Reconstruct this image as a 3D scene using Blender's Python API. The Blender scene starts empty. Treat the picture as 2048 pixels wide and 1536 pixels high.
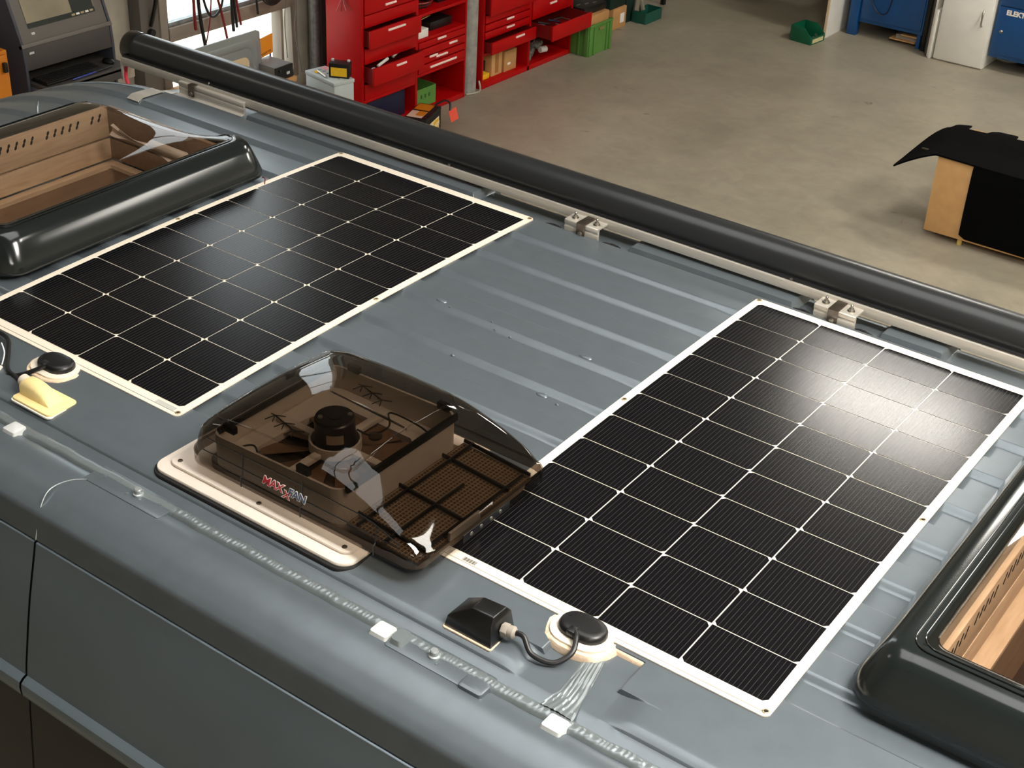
import bpy, bmesh, math, random
from mathutils import Vector, Matrix, Euler
rnd = random.Random(7)
PI = math.pi
ZR = 2.65                      # height of the van roof above the workshop floor
scene = bpy.context.scene
C = scene.collection

# ------------------------------------------------------------------ camera
cam = bpy.data.cameras.new('camera'); camo = bpy.data.objects.new('camera', cam); C.objects.link(camo)
camo.location = (2.6363, -2.9055, 1.6012 + ZR)
camo.rotation_euler = (math.radians(58.9196), math.radians(-2.663), math.radians(36.0717))
cam.sensor_width = 36; cam.lens = 2903.82 / 2048 * 36; cam.clip_start = .05; cam.clip_end = 200
scene.camera = camo

# ------------------------------------------------------------------ colour management, world, sun
scene.view_settings.view_transform = 'Standard'
scene.view_settings.look = 'None'
scene.view_settings.exposure = 0.0
scene.view_settings.gamma = 1.0
scene.view_settings.use_curve_mapping = False
world = bpy.data.worlds.new('sky'); scene.world = world; world.use_nodes = True
bg = world.node_tree.nodes['Background']
bg.inputs['Color'].default_value = (.92, .96, 1, 1); bg.inputs['Strength'].default_value = 3.4
sun = bpy.data.lights.new('sun', 'SUN'); sun.energy = 7; sun.angle = .02; sun.color = (1, .95, .86)
suno = bpy.data.objects.new('sun', sun); C.objects.link(suno); suno.rotation_euler = (math.radians(38), 0, 0)
suno.location = (-8, -8, 12)

LAMPS = [  # x, y, length x, width y, strength : ceiling light panels of the workshop
    (.34, 4.42, .95, .55, 46), (2.75, .45, 1.0, .6, 24), (3.4, -1.3, 1.6, .9, 56), (4.2, 3.0, 1.6, .8, 16),
    (-3.4, -1.4, 1.2, .5, 4), (4.2, 6.6, 1.6, .8, 52), (1.2, 9.4, 1.6, .7, 52), (4.2, -4.6, 1.6, .8, 16)]

FILL_PANEL = (-1.4, 2.4, -2.4, .9, 3.2)      # x0, x1, y0, y1, strength : unseen glowing panel added above the van so the rib slopes look lighter

# ------------------------------------------------------------------ materials
def lin(c):
    return tuple(((v/255)/12.92 if v/255 <= .04045 else ((v/255+.055)/1.055)**2.4) for v in c)
MATS = {}
def mat(name, col, rough=.5, metal=0, coat=0, var=0, vscale=20, bump=0, bscale=200, col2=None, spec=.5, stretch=None, emit=0):
    if name in MATS: return MATS[name]
    m = bpy.data.materials.new(name); m.use_nodes = True; MATS[name] = m
    nt = m.node_tree; b = nt.nodes['Principled BSDF']
    c = lin(col)
    b.inputs['Base Color'].default_value = (*c, 1); b.inputs['Roughness'].default_value = rough
    b.inputs['Metallic'].default_value = metal; b.inputs['Coat Weight'].default_value = coat
    b.inputs['Coat Roughness'].default_value = .15; b.inputs['Specular IOR Level'].default_value = spec
    if emit:
        b.inputs['Emission Color'].default_value = (*c, 1); b.inputs['Emission Strength'].default_value = emit
    tc = None
    def coords():
        nonlocal tc
        if tc is None:
            t = nt.nodes.new('ShaderNodeTexCoord'); mp = nt.nodes.new('ShaderNodeMapping')
            nt.links.new(t.outputs['Object'], mp.inputs['Vector'])
            if stretch: mp.inputs['Scale'].default_value = stretch
            tc = mp
        return tc.outputs['Vector']
    if var:
        n = nt.nodes.new('ShaderNodeTexNoise'); n.inputs['Scale'].default_value = vscale; n.inputs['Detail'].default_value = 6
        nt.links.new(coords(), n.inputs['Vector'])
        r = nt.nodes.new('ShaderNodeValToRGB'); r.color_ramp.elements[0].position = .3; r.color_ramp.elements[1].position = .7
        c2 = lin(col2) if col2 else tuple(min(1, v*(1+var)) for v in c)
        r.color_ramp.elements[0].color = (*(tuple(v*(1-var) for v in c) if not col2 else c), 1)
        r.color_ramp.elements[1].color = (*c2, 1)
        nt.links.new(n.outputs['Fac'], r.inputs['Fac']); nt.links.new(r.outputs['Color'], b.inputs['Base Color'])
    if bump:
        n = nt.nodes.new('ShaderNodeTexNoise'); n.inputs['Scale'].default_value = bscale; n.inputs['Detail'].default_value = 3
        nt.links.new(coords(), n.inputs['Vector'])
        bp = nt.nodes.new('ShaderNodeBump'); bp.inputs['Strength'].default_value = bump; bp.inputs['Distance'].default_value = .002
        nt.links.new(n.outputs['Fac'], bp.inputs['Height']); nt.links.new(bp.outputs['Normal'], b.inputs['Normal'])
    return m
def tinted(name, tint, rough=.03, gloss=1.0):
    """tinted clear plastic: straight transmission plus a mirror layer"""
    m = bpy.data.materials.new(name); m.use_nodes = True; nt = m.node_tree; nt.nodes.clear()
    o = nt.nodes.new('ShaderNodeOutputMaterial'); t = nt.nodes.new('ShaderNodeBsdfTransparent'); t.inputs['Color'].default_value = (*tint, 1)
    g = nt.nodes.new('ShaderNodeBsdfGlossy'); g.inputs['Roughness'].default_value = rough
    fr = nt.nodes.new('ShaderNodeFresnel'); fr.inputs['IOR'].default_value = 1.49
    mu = nt.nodes.new('ShaderNodeMath'); mu.operation = 'MULTIPLY'; mu.inputs[1].default_value = gloss
    mx = nt.nodes.new('ShaderNodeMixShader')
    ge = nt.nodes.new('ShaderNodeNewGeometry'); inv = nt.nodes.new('ShaderNodeMath'); inv.operation = 'SUBTRACT'; inv.inputs[0].default_value = 1
    nt.links.new(ge.outputs['Backfacing'], inv.inputs[1]); nt.links.new(inv.outputs[0], mu.inputs[1])
    fr.inputs['IOR'].default_value = 1.0 + .49*gloss
    nt.links.new(fr.outputs[0], mu.inputs[0]); nt.links.new(mu.outputs[0], mx.inputs[0]); nt.links.new(t.outputs[0], mx.inputs[1])
    nt.links.new(g.outputs[0], mx.inputs[2]); nt.links.new(mx.outputs[0], o.inputs[0])
    MATS[name] = m
    return m

PAINT = mat('grey_paint', (100, 108, 114), .30, .42, coat=.12, var=.05, vscale=22)
PAINT_LO = mat('grey_paint_side', (112, 124, 133), .28, .45, coat=.2, var=.05, vscale=4)
BLACKPLASTIC = mat('black_plastic', (16, 16, 17), .38, var=.2, vscale=60)
BLACKGLOSS = mat('black_gloss', (11, 13, 14), .12, coat=.6)
ALU = mat('aluminium', (200, 193, 182), .42, .55, var=.07, vscale=30, stretch=(1, 12, 12))
STEEL = mat('steel', (170, 165, 155), .3, .95, var=.1, vscale=80)
DARKSTEEL = mat('dark_steel', (92, 82, 72), .4, .8, var=.2, vscale=60)
CREAM = mat('white_backsheet', (226, 215, 198), .45, var=.02, vscale=40, stretch=(1, 8, 1))
SEALANT = mat('cream_sealant', (222, 196, 168), .6, var=.16, vscale=45, bump=.7, bscale=140)
WHITEPL = mat('white_plastic', (218, 206, 194), .45, var=.03, vscale=30, bump=.15, bscale=300)
RUBBER = mat('black_rubber', (18, 16, 15), .75, bump=.6, bscale=160)
CREAMPL = mat('cream_plastic', (238, 214, 150), .5, var=.05, vscale=25)
BEIGEPL = mat('beige_plastic', (196, 186, 174), .5, var=.05, vscale=20)
BROWNPL = mat('brown_screen', (150, 128, 100), .6, var=.1, vscale=60)
LID_TINT = tinted('smoked_lid', (.58, .54, .50))
DOME_TINT = tinted('smoked_dome', (.84, .80, .76), rough=.02)
GLASS = tinted('clear_glass', (.96, .98, .97), rough=.02, gloss=.8)
ANTHRACITE = mat('anthracite_frame', (25, 29, 29), .16, coat=.4, var=.05, vscale=6)
AWNING = mat('anthracite_awning', (40, 41, 42), .30, .2, coat=.15)
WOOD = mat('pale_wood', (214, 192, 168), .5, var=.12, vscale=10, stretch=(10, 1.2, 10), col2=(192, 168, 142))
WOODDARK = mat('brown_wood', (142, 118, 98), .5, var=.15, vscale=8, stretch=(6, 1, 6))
DARKBROWN = mat('dark_interior', (46, 30, 22), .6, var=.2, vscale=10)
RED = mat('red_enamel', (176, 2, 6), .45, spec=.25, var=.06, vscale=6)
DARKRED = mat('red_enamel_inside', (120, 8, 12), .5)
HANDLE = mat('pale_handle', (250, 222, 214), .35)
CARD = mat('cardboard', (190, 142, 88), .75, var=.07, vscale=12)
CARD2 = mat('cardboard_light', (206, 160, 104), .75, var=.06, vscale=14)
GREEN = mat('green_plastic', (88, 138, 62), .5, var=.08, vscale=8)
DKGREEN = mat('dark_green_plastic', (10, 92, 62), .4, var=.08, vscale=20)
BLUE = mat('blue_enamel', (8, 74, 132), .4, coat=.2, var=.08, vscale=5)
NAVY = mat('navy_case', (16, 20, 52), .5)
OFFWHITE = mat('off_white_enamel', (236, 234, 226), .4, var=.03, vscale=8)
WOODEDGE = mat('ply_edge', (222, 198, 160), .6)
YELLOW = mat('yellow_label', (240, 190, 30), .5, var=.1, vscale=60)
ORANGE = mat('orange_card', (226, 140, 22), .6)
ORANGEDK = mat('orange_enamel', (200, 118, 12), .5, var=.06, vscale=5)
REDTAG = mat('red_tag', (226, 78, 52), .5)
WHITE = mat('white_print', (244, 240, 232), .5)
BLACKPRINT = mat('black_print', (20, 20, 20), .6)
REDPRINT = mat('red_print', (208, 44, 62), .4)
BLUEPRINT = mat('blue_print', (72, 92, 132), .4)
GREYBAT = mat('grey_battery', (182, 190, 190), .5, var=.04, vscale=10)
GREYMETAL = mat('grey_panel', (142, 148, 148), .35, .3, coat=.3)
MIDGREY = mat('mid_grey', (96, 94, 92), .5)
KIOSK = mat('kiosk_grey', (66, 62, 60), .5, var=.05, vscale=8)
KIOSK2 = mat('kiosk_blue_grey', (60, 63, 74), .5)
BEZEL = mat('bezel_taupe', (104, 98, 92), .5)
KEY = mat('key_black', (30, 28, 28), .5)
SCREEN = mat('screen_glass', (150, 140, 118), .15, coat=.6, var=.16, vscale=5, emit=.03)
SCREENDK = mat('screen_dark', (38, 44, 42), .2, coat=.5)
CONCRETECOL = mat('column_concrete', (150, 148, 142), .8, var=.22, vscale=14, bump=.5, bscale=60)
STONE = mat('paving_stone', (214, 210, 200), .9, var=.10, vscale=9)
GALV = mat('galvanised', (160, 166, 168), .4, .7, var=.25, vscale=30)
FRAME = mat('window_frame', (142, 130, 118), .6)
TAUPE = mat('taupe_post', (100, 94, 88), .6)
CABLE_R = mat('red_cable', (120, 20, 22), .45)
CABLE_B = mat('black_cable', (20, 19, 20), .42)
CABLE_G = mat('grey_cable', (90, 90, 88), .5)
FELT = mat('black_felt', (6, 6, 7), .95, spec=.08, bump=.4, bscale=600)
BLUEPEN = mat('blue_pen', (50, 62, 150), .3)
LUG = mat('white_cap', (196, 198, 197), .4)
DARKGAP = mat('dark_gap', (10, 11, 12), .8)
BLACKGLASS = mat('black_window', (12, 12, 13), .3, coat=.2)

def cell_material():
    m = bpy.data.materials.new('solar_cell'); m.use_nodes = True; nt = m.node_tree; b = nt.nodes['Principled BSDF']
    tc = nt.nodes.new('ShaderNodeTexCoord'); sx = nt.nodes.new('ShaderNodeSeparateXYZ'); nt.links.new(tc.outputs['Object'], sx.inputs[0])
    mul = nt.nodes.new('ShaderNodeMath'); mul.operation = 'MULTIPLY'; mul.inputs[1].default_value = 18/.160
    nt.links.new(sx.outputs['X'], mul.inputs[0])
    fr = nt.nodes.new('ShaderNodeMath'); fr.operation = 'FRACT'; nt.links.new(mul.outputs[0], fr.inputs[0])
    lt = nt.nodes.new('ShaderNodeMath'); lt.operation = 'LESS_THAN'; lt.inputs[1].default_value = .085; nt.links.new(fr.outputs[0], lt.inputs[0])
    mx = nt.nodes.new('ShaderNodeMix'); mx.data_type = 'RGBA'
    mx.inputs['A'].default_value = (.0040, .0037, .0046, 1); mx.inputs['B'].default_value = (.042, .041, .042, 1)
    nt.links.new(lt.outputs[0], mx.inputs['Factor']); nt.links.new(mx.outputs['Result'], b.inputs['Base Color'])
    b.inputs['Roughness'].default_value = .19; b.inputs['Specular IOR Level'].default_value = .26
    n = nt.nodes.new('ShaderNodeTexNoise'); n.inputs['Scale'].default_value = 420; n.inputs['Detail'].default_value = 1
    gm = nt.nodes.new('ShaderNodeNewGeometry'); nt.links.new(gm.outputs['Position'], n.inputs['Vector'])
    bp = nt.nodes.new('ShaderNodeBump'); bp.inputs['Strength'].default_value = .5; bp.inputs['Distance'].default_value = .00012
    nt.links.new(n.outputs['Fac'], bp.inputs['Height']); nt.links.new(bp.outputs['Normal'], b.inputs['Normal'])
    return m
CELL = cell_material()

def floor_material():
    m = bpy.data.materials.new('concrete_floor'); m.use_nodes = True; nt = m.node_tree; b = nt.nodes['Principled BSDF']
    tc = nt.nodes.new('ShaderNodeTexCoord')
    n1 = nt.nodes.new('ShaderNodeTexNoise'); n1.inputs['Scale'].default_value = 1.1; n1.inputs['Detail'].default_value = 9; n1.inputs['Roughness'].default_value = .62
    n2 = nt.nodes.new('ShaderNodeTexNoise'); n2.inputs['Scale'].default_value = 7; n2.inputs['Detail'].default_value = 8; n2.inputs['Distortion'].default_value = .8
    n3 = nt.nodes.new('ShaderNodeTexNoise'); n3.inputs['Scale'].default_value = 3.2; n3.inputs['Detail'].default_value = 3; n3.inputs['Distortion'].default_value = 1.5
    for n in (n1, n2, n3): nt.links.new(tc.outputs['Object'], n.inputs['Vector'])
    r1 = nt.nodes.new('ShaderNodeValToRGB'); e = r1.color_ramp.elements
    e[0].position = .22; e[0].color = (*lin((134, 126, 110)), 1); e[1].position = .78; e[1].color = (*lin((172, 164, 146)), 1)
    nt.links.new(n1.outputs['Fac'], r1.inputs['Fac'])
    r2 = nt.nodes.new('ShaderNodeValToRGB'); e = r2.color_ramp.elements
    e[0].position = .30; e[0].color = (.88, .87, .86, 1); e[1].position = .68; e[1].color = (1.06, 1.06, 1.05, 1)
    nt.links.new(n2.outputs['Fac'], r2.inputs['Fac'])
    mx = nt.nodes.new('ShaderNodeMix'); mx.data_type = 'RGBA'; mx.blend_type = 'MULTIPLY'; mx.inputs['Factor'].default_value = 1
    nt.links.new(r1.outputs['Color'], mx.inputs['A']); nt.links.new(r2.outputs['Color'], mx.inputs['B'])
    r3 = nt.nodes.new('ShaderNodeValToRGB'); e = r3.color_ramp.elements
    e[0].position = .235; e[0].color = (.28, .25, .22, 1); e[1].position = .275; e[1].color = (1, 1, 1, 1)
    nt.links.new(n3.outputs['Fac'], r3.inputs['Fac'])
    mx2 = nt.nodes.new('ShaderNodeMix'); mx2.data_type = 'RGBA'; mx2.blend_type = 'MULTIPLY'; mx2.inputs['Factor'].default_value = .7
    nt.links.new(mx.outputs['Result'], mx2.inputs['A']); nt.links.new(r3.outputs['Color'], mx2.inputs['B'])
    nt.links.new(mx2.outputs['Result'], b.inputs['Base Color'])
    rr = nt.nodes.new('ShaderNodeMapRange'); rr.inputs['To Min'].default_value = .28; rr.inputs['To Max'].default_value = .5
    nt.links.new(n2.outputs['Fac'], rr.inputs['Value']); nt.links.new(rr.outputs['Result'], b.inputs['Roughness'])
    return m
FLOOR = floor_material()
WALLM = mat('wall_render', (164, 157, 143), .85, var=.14, vscale=5, bump=.3, bscale=40)
CEILM = mat('ceiling_sheet', (120, 118, 114), .8, var=.05, vscale=3)

# ------------------------------------------------------------------ mesh helpers
WL = {}
class MB:
    def __init__(s): s.v = []; s.f = []
    def add(s, vs, fs):
        o = len(s.v); s.v += [Vector(p) for p in vs]; s.f += [tuple(i+o for i in q) for q in fs]; return s
    def box(s, x0, x1, y0, y1, z0, z1):
        return s.add([(x0,y0,z0),(x1,y0,z0),(x1,y1,z0),(x0,y1,z0),(x0,y0,z1),(x1,y0,z1),(x1,y1,z1),(x0,y1,z1)],
                     [(3,2,1,0),(4,5,6,7),(0,1,5,4),(1,2,6,5),(2,3,7,6),(3,0,4,7)])
    def obox(s, c, d, M=None):
        x, y, z = (v/2 for v in d); M = M or Matrix.Identity(3); c = Vector(c)
        ps = [(-x,-y,-z),(x,-y,-z),(x,y,-z),(-x,y,-z),(-x,-y,z),(x,-y,z),(x,y,z),(-x,y,z)]
        return s.add([c + M @ Vector(p) for p in ps], [(3,2,1,0),(4,5,6,7),(0,1,5,4),(1,2,6,5),(2,3,7,6),(3,0,4,7)])
    def loft(s, rings, cap0=True, cap1=True, closed=True):
        n = len(rings[0]); o = len(s.v); vs = [p for r in rings for p in r]; fs = []
        for j in range(len(rings)-1):
            for i in range(n if closed else n-1):
                a, b = j*n+i, j*n+(i+1) % n
                fs.append((a, b, b+n, a+n))
        if cap0: fs.append(tuple(reversed(range(n))))
        if cap1: fs.append(tuple(range((len(rings)-1)*n, len(rings)*n)))
        return s.add(vs, fs)
    def prism(s, poly, z0, z1):
        return s.loft([[(x, y, z0) for x, y in poly], [(x, y, z1) for x, y in poly]])
    def tube(s, pts, r, n=8, caps=True):
        pts = [Vector(p) for p in pts]; rings = []; up = None
        for i, p in enumerate(pts):
            t = (pts[min(i+1, len(pts)-1)] - pts[max(i-1, 0)]).normalized()
            if up is None: up = t.orthogonal().normalized()
            up = (up - t*up.dot(t)).normalized(); w = t.cross(up)
            rr = r[i] if isinstance(r, (list, tuple)) else r
            rings.append([p + (up*math.cos(2*PI*k/n) + w*math.sin(2*PI*k/n))*rr for k in range(n)])
        return s.loft(rings, caps, caps)
    def lathe(s, prof, c, axis=(0,0,1), n=20, cap0=True, cap1=True):
        a = Vector(axis).normalized(); u = a.orthogonal().normalized(); w = a.cross(u); c = Vector(c)
        return s.loft([[c + a*h + (u*math.cos(2*PI*k/n)+w*math.sin(2*PI*k/n))*r for k in range(n)] for r, h in prof], cap0, cap1)
    def grid(s, P):
        nu, nv = len(P), len(P[0])
        return s.add([p for row in P for p in row], [(i*nv+j, (i+1)*nv+j, (i+1)*nv+j+1, i*nv+j+1) for i in range(nu-1) for j in range(nv-1)])
    def up(s, dz=ZR):
        for p in s.v: p.z += dz
        return s
def wloc(o): return WL.get(o.name, Vector((0,0,0))) if o else Vector((0,0,0))
def link(o, parent=None):
    C.objects.link(o)
    if parent: o.parent = parent
def build(mb, name, material, parent=None, bevel=0, seg=2, angle=35, origin=None, solid=0, label=None):
    """links the collected shapes as ONE mesh object; vertices are given in world space"""
    if origin is None:
        origin = wloc(parent) if parent else None
        if origin is None:
            xs = [p.x for p in mb.v]; ys = [p.y for p in mb.v]; zs = [p.z for p in mb.v]
            origin = Vector(((min(xs)+max(xs))/2, (min(ys)+max(ys))/2, min(zs)))
    origin = Vector(origin)
    me = bpy.data.meshes.new(name)
    bm = bmesh.new()
    vs = [bm.verts.new(p - origin) for p in mb.v]
    for f in mb.f:
        try: bm.faces.new([vs[i] for i in f])
        except ValueError: pass
    bmesh.ops.remove_doubles(bm, verts=bm.verts, dist=1e-6)
    if not solid: bmesh.ops.recalc_face_normals(bm, faces=bm.faces)
    if bevel:
        es = [e for e in bm.edges if len(e.link_faces) == 2 and e.calc_face_angle(0) > .5]
        bmesh.ops.bevel(bm, geom=es, offset=bevel, segments=seg, affect='EDGES', profile=.5, clamp_overlap=True)
    if solid:
        bmesh.ops.recalc_face_normals(bm, faces=bm.faces)
        bmesh.ops.solidify(bm, geom=bm.faces[:], thickness=solid)
    for f in bm.faces: f.smooth = True
    bm.to_mesh(me); bm.free()
    me.set_sharp_from_angle(angle=math.radians(angle))
    me.materials.append(material)
    o = bpy.data.objects.new(name, me); link(o, parent)
    o.location = origin - wloc(parent); WL[o.name] = origin
    if label: o['label'] = label
    return o
def tag(o, label, cat, group=None):
    o['label'] = label; o['category'] = cat
    if group: o['group'] = group
    return o
def thing(name, label, cat, loc, group=None):
    o = bpy.data.objects.new(name, None); C.objects.link(o); o.empty_display_size = .1
    o.location = loc; WL[o.name] = Vector(loc); return tag(o, label, cat, group)
def struct(mb, name, material, **k):
    o = build(mb, name, material, **k); o['kind'] = 'structure'; return o
def copy_at(src, parent, loc, rot=None):
    o = src.copy(); C.objects.link(o); o.parent = parent; o.location = Vector(loc) - wloc(parent)
    if rot: o.rotation_euler = rot
    return o
def rrect(x0, x1, y0, y1, r, n=6):
    out = []
    for cx, cy, a in ((x1-r, y1-r, 0), (x0+r, y1-r, 90), (x0+r, y0+r, 180), (x1-r, y0+r, 270)):
        for k in range(n+1):
            t = math.radians(a + 90*k/n); out.append((cx + r*math.cos(t), cy + r*math.sin(t)))
    return out
def rrs(x0, x1, y0, y1, r, n=6, step=.03):
    """rounded rectangle with extra points along its straight sides (same count for a given outer size)"""
    p = rrect(x0, x1, y0, y1, r, n); out = []; m = n+1
    for c in range(4):
        out += p[c*m:(c+1)*m]
        a = Vector((*p[(c+1)*m-1], 0)); b = Vector((*p[((c+1)*m) % (4*m)], 0)); k = max(2, int(step))
        for q in range(1, k): v = a.lerp(b, q/k); out.append((v.x, v.y))
    return out
def smooth(a, b, x):
    t = max(0, min(1, (x-a)/(b-a))) if a != b else float(x > a); return t*t*(3-2*t)
def spline(pts, m=8):
    pts = [Vector(p) for p in pts]; out = []
    for i in range(len(pts)-1):
        p0 = pts[max(i-1, 0)]; p1 = pts[i]; p2 = pts[i+1]; p3 = pts[min(i+2, len(pts)-1)]
        for k in range(m):
            t = k/m
            out.append(.5*((2*p1) + (p2-p0)*t + (2*p0-5*p1+4*p2-p3)*t*t + (3*p1-p0-3*p2+p3)*t**3))
    out.append(pts[-1]); return out
def text(body, size, M, name, material, parent, extrude=.0006, shear=0, spacing=1.0, bold=0):
    cu = bpy.data.curves.new(name, 'FONT'); cu.body = body; cu.size = size; cu.extrude = extrude; cu.shear = shear
    cu.space_character = spacing; cu.offset = bold; cu.resolution_u = 3
    t = bpy.data.objects.new(name + '_tmp', cu); C.objects.link(t)
    dg = bpy.context.evaluated_depsgraph_get(); me = bpy.data.meshes.new_from_object(t.evaluated_get(dg))
    bpy.data.objects.remove(t)
    me.transform(Matrix.Translation(-wloc(parent)) @ M)
    me.materials.clear(); me.materials.append(material)
    o = bpy.data.objects.new(name, me); link(o, parent); WL[o.name] = wloc(parent); return o
def frame(origin, xdir, ydir):
    x = Vector(xdir).normalized(); y = Vector(ydir); y = (y - x*y.dot(x)).normalized(); z = x.cross(y)
    M = Matrix((x, y, z)).transposed().to_4x4(); M.translation = Vector(origin); return M

# ================================================================== the workshop
fl = MB().box(-5.1, 6.7, -7, 14, -.12, 0); struct(fl, 'floor', FLOOR)
ce = MB().box(-5.35, 6.7, -7.2, 14.2, 7.25, 7.4); struct(ce, 'ceiling', CEILM)
w = MB()
WY0, WY1, WZ0, WZ1 = 3.78, 5.14, .36, 3.0
UY0, UZ0, UZ1 = 3.85, 3.25, 7.0       # tall upper light above the window
w.box(-5.35, -5.1, -7, WY0, 0, 7.25); w.box(-5.35, -5.1, WY1, 14, 0, 7.25)
w.box(-5.35, -5.1, WY0, WY1, 0, WZ0); w.box(-5.35, -5.1, WY0, UY0, WZ1, 7.25); w.box(-5.35, -5.1, UY0, WY1, WZ1, UZ0); w.box(-5.35, -5.1, UY0, WY1, UZ1, 7.25)
struct(w, 'wall_left', WALLM)
struct(MB().box(-5.35, -2.95, 14, 14.2, 0, 7.25), 'wall_far', WALLM)
struct(MB().box(-2.95, 6.5, 11.2, 11.4, 0, 7.25), 'wall_back', WALLM)
struct(MB().box(-3.1, -2.95, 11.2, 14.2, 0, 7.25), 'wall_inner', WALLM)
w = MB().box(6.5, 6.7, -7, 11.4, 0, 7.25)
struct(w, 'wall_right', WALLM)
w = MB().box(-5.35, 6.7, -7.2, -7, 0, 7.25)
struct(w, 'wall_near', WALLM)
# window beside the bench: frame, transom, panes
win = MB(); d0, d1 = -5.16, -5.08
win.box(d0, d1, WY0, WY0+.07, WZ0, WZ1); win.box(d0, d1, WY1-.05, WY1, WZ0, WZ1); win.box(d0, d1, WY0+.07, WY1-.05, WZ1-.06, WZ1)
win.box(d0, d1, WY0+.07, WY1-.05, WZ0, WZ0+.06)
wo = struct(win, 'window_1', FRAME, bevel=.004)
build(MB().box(d0-.01, d1+.01, WY0+.07, WY1-.05, .92, 1.02), 'transom', FRAME, wo, bevel=.004)
build(MB().box(d0-.02, d0+.06, WY0+.07, WY1-.05, 1.02, 1.05), 'glazing_bar', GALV, wo, bevel=.003)
build(MB().box(-5.13, -5.124, WY0+.07, WY1-.05, 1.05, WZ1-.06), 'pane', GLASS, wo)
build(MB().box(-5.13, -5.124, WY0+.07, WY1-.05, WZ0+.06, .92), 'pane', GLASS, wo)
build(MB().box(d0-.01, d1+.012, WY1-.19, WY1-.165, WZ0+.06, .92), 'casement_stile', FRAME, wo, bevel=.003)
m = MB(); 
for a, b in ((UY0, UY0+.05), (WY1-.05, WY1)): m.box(d0, d1, a, b, UZ0, UZ1)
for z in (UZ0, 4.45, 5.7, UZ1-.05): m.box(d0, d1, UY0+.05, WY1-.05, z, z+.05)
w2o = struct(m, 'window_2', FRAME)
for z0_, z1_ in ((UZ0+.05, 4.45), (4.5, 5.7), (5.75, UZ1-.05)): build(MB().box(-5.13, -5.124, UY0+.05, WY1-.05, z0_, z1_), 'pane', GLASS, w2o)
# taupe post left of the window with a black stay
po = MB().box(-5.1, -4.98, 3.52, 3.68, 0, 4.2); struct(po, 'trim_1', TAUPE, bevel=.008)
struct(MB().box(-5.1, -5.03, 5.36, 5.46, 0, 5.7), 'trim_2', TAUPE, bevel=.006)
# concrete column between the tool cabinets
colm = MB().prism(rrect(-4.78, -4.43, 6.485, 6.64, .05, 4), 0, 7.25); struct(colm, 'wall_column', CONCRETECOL)
# paving outside the window
pv = struct(MB().box(-16, -5.35, -3, 16, -.2, -.06), 'ground_outside', STONE)
slab = None
for i in range(9):
    for j in range(14):
        x = -6.1 - i*.52; y = 3.4 + j*.52 + (.26 if i % 2 else 0)
        if slab is None:
            slab = build(MB().box(x-.252, x+.252, y-.252, y+.252, -.06, -.015), 'paving_slab', STONE, pv, bevel=.008, seg=1, origin=(x, y, -.06))
        else: copy_at(slab, pv, (x, y, -.06 + rnd.uniform(-.006, .004)))

rx0, rx1, ry0, ry1, rst = FILL_PANEL
rl = thing('fill_panel', 'large translucent glowing panel added above the van to brighten the roof ribs', 'fill_panel', ((rx0+rx1)/2, (ry0+ry1)/2, 7.16))
for k in range(4):
    a = rx0 + (rx1-rx0)*k/4; b = rx0 + (rx1-rx0)*(k+1)/4
    build(MB().box(a+.04, b-.04, ry0+.04, ry1-.04, 7.20, 7.23), 'translucent_sheet', mat('fill_panel_glow', (250, 250, 248), .5, emit=rst), rl)
for k in range(5):
    a = rx0 + (rx1-rx0)*k/4; build(MB().box(a-.04, a+.04, ry0, ry1, 7.17, 7.25), 'glazing_bar', OFFWHITE, rl)
for i, (x, y, lx, ly, st) in enumerate(LAMPS):
    e = mat('lamp_glow_%d' % st, (255, 250, 240), .5, emit=st)
    t = thing('ceiling_light', 'ceiling light', 'light', (x, y, 5.3), 'ceiling light panels')
    t['label'] = 'flat rectangular white ceiling light panel hanging above the workshop floor'
    b = MB(); b.box(x-lx/2-.03, x+lx/2+.03, y-ly/2-.03, y+ly/2+.03, 5.34, 5.40); build(b, 'housing', WHITE, t, bevel=.006)
    build(MB().box(x-lx/2, x+lx/2, y-ly/2, y+ly/2, 5.325, 5.339), 'diffuser', e, t)
    for sx in (-1, 1): build(MB().tube([(x+sx*lx*.4, y, 5.40), (x+sx*lx*.4, y, 7.25)], .004, 6), 'hanger', STEEL, t)

# ================================================================== van body
KC, YC = .0306, -.489
def camber(y): return -KC*(y-YC)**2
van = thing('camper_van', 'grey panel van seen from above with ribbed roof', 'van', (1, -.7, 0))
P_RIB, S0 = .1485, -.0715
def rib(y):
    if y > S0: return 0.0
    s = (S0 - y) % P_RIB
    if s < .018: return -min(1, max(0, (s-.001)/.016))
    if s < .075: return -1.0
    if s < .088: return -1 + smooth(.075, .088, s)
    return 0.0
NEAR = [(-1.405, -.040), (-1.418, -.041), (-1.428, -.047), (-1.455, -.047), (-1.466, -.042), (-1.487, -.041), (-1.515, -.043), (-1.545, -.0575),
        (-1.562, -.066), (-1.5775, -.0745), (-1.5812, -.0785), (-1.5835, -.0855), (-1.586, -.102), (-1.592, -.1345), (-1.590, -.1362), (-1.584, -.1366)]
def pad(x, y):
    """raised platforms pressed into the near margin of the roof"""
    fy = smooth(-1.418, -1.384, y)
    in_strip = smooth(-1.338, -1.334, y)
    p1 = 1 - smooth(1.615, 1.655, x) if y < -1.336 else 1 - smooth(1.648, 1.656, x)
    p2 = smooth(1.805, 1.865, x) if y < -1.336 else smooth(1.797, 1.805, x)
    return .0105*fy*max(p1, p2)
def front(x): return -.43*max(0, -.80-x)**2
def blocks(x):
    v = 0
    for a, b in ((-.42, .45), (.95, 1.42), (1.645, 1.80)):
        v = max(v, smooth(a-.006, a+.006, x)*(1-smooth(b-.006, b+.006, x)))
    return v
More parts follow.
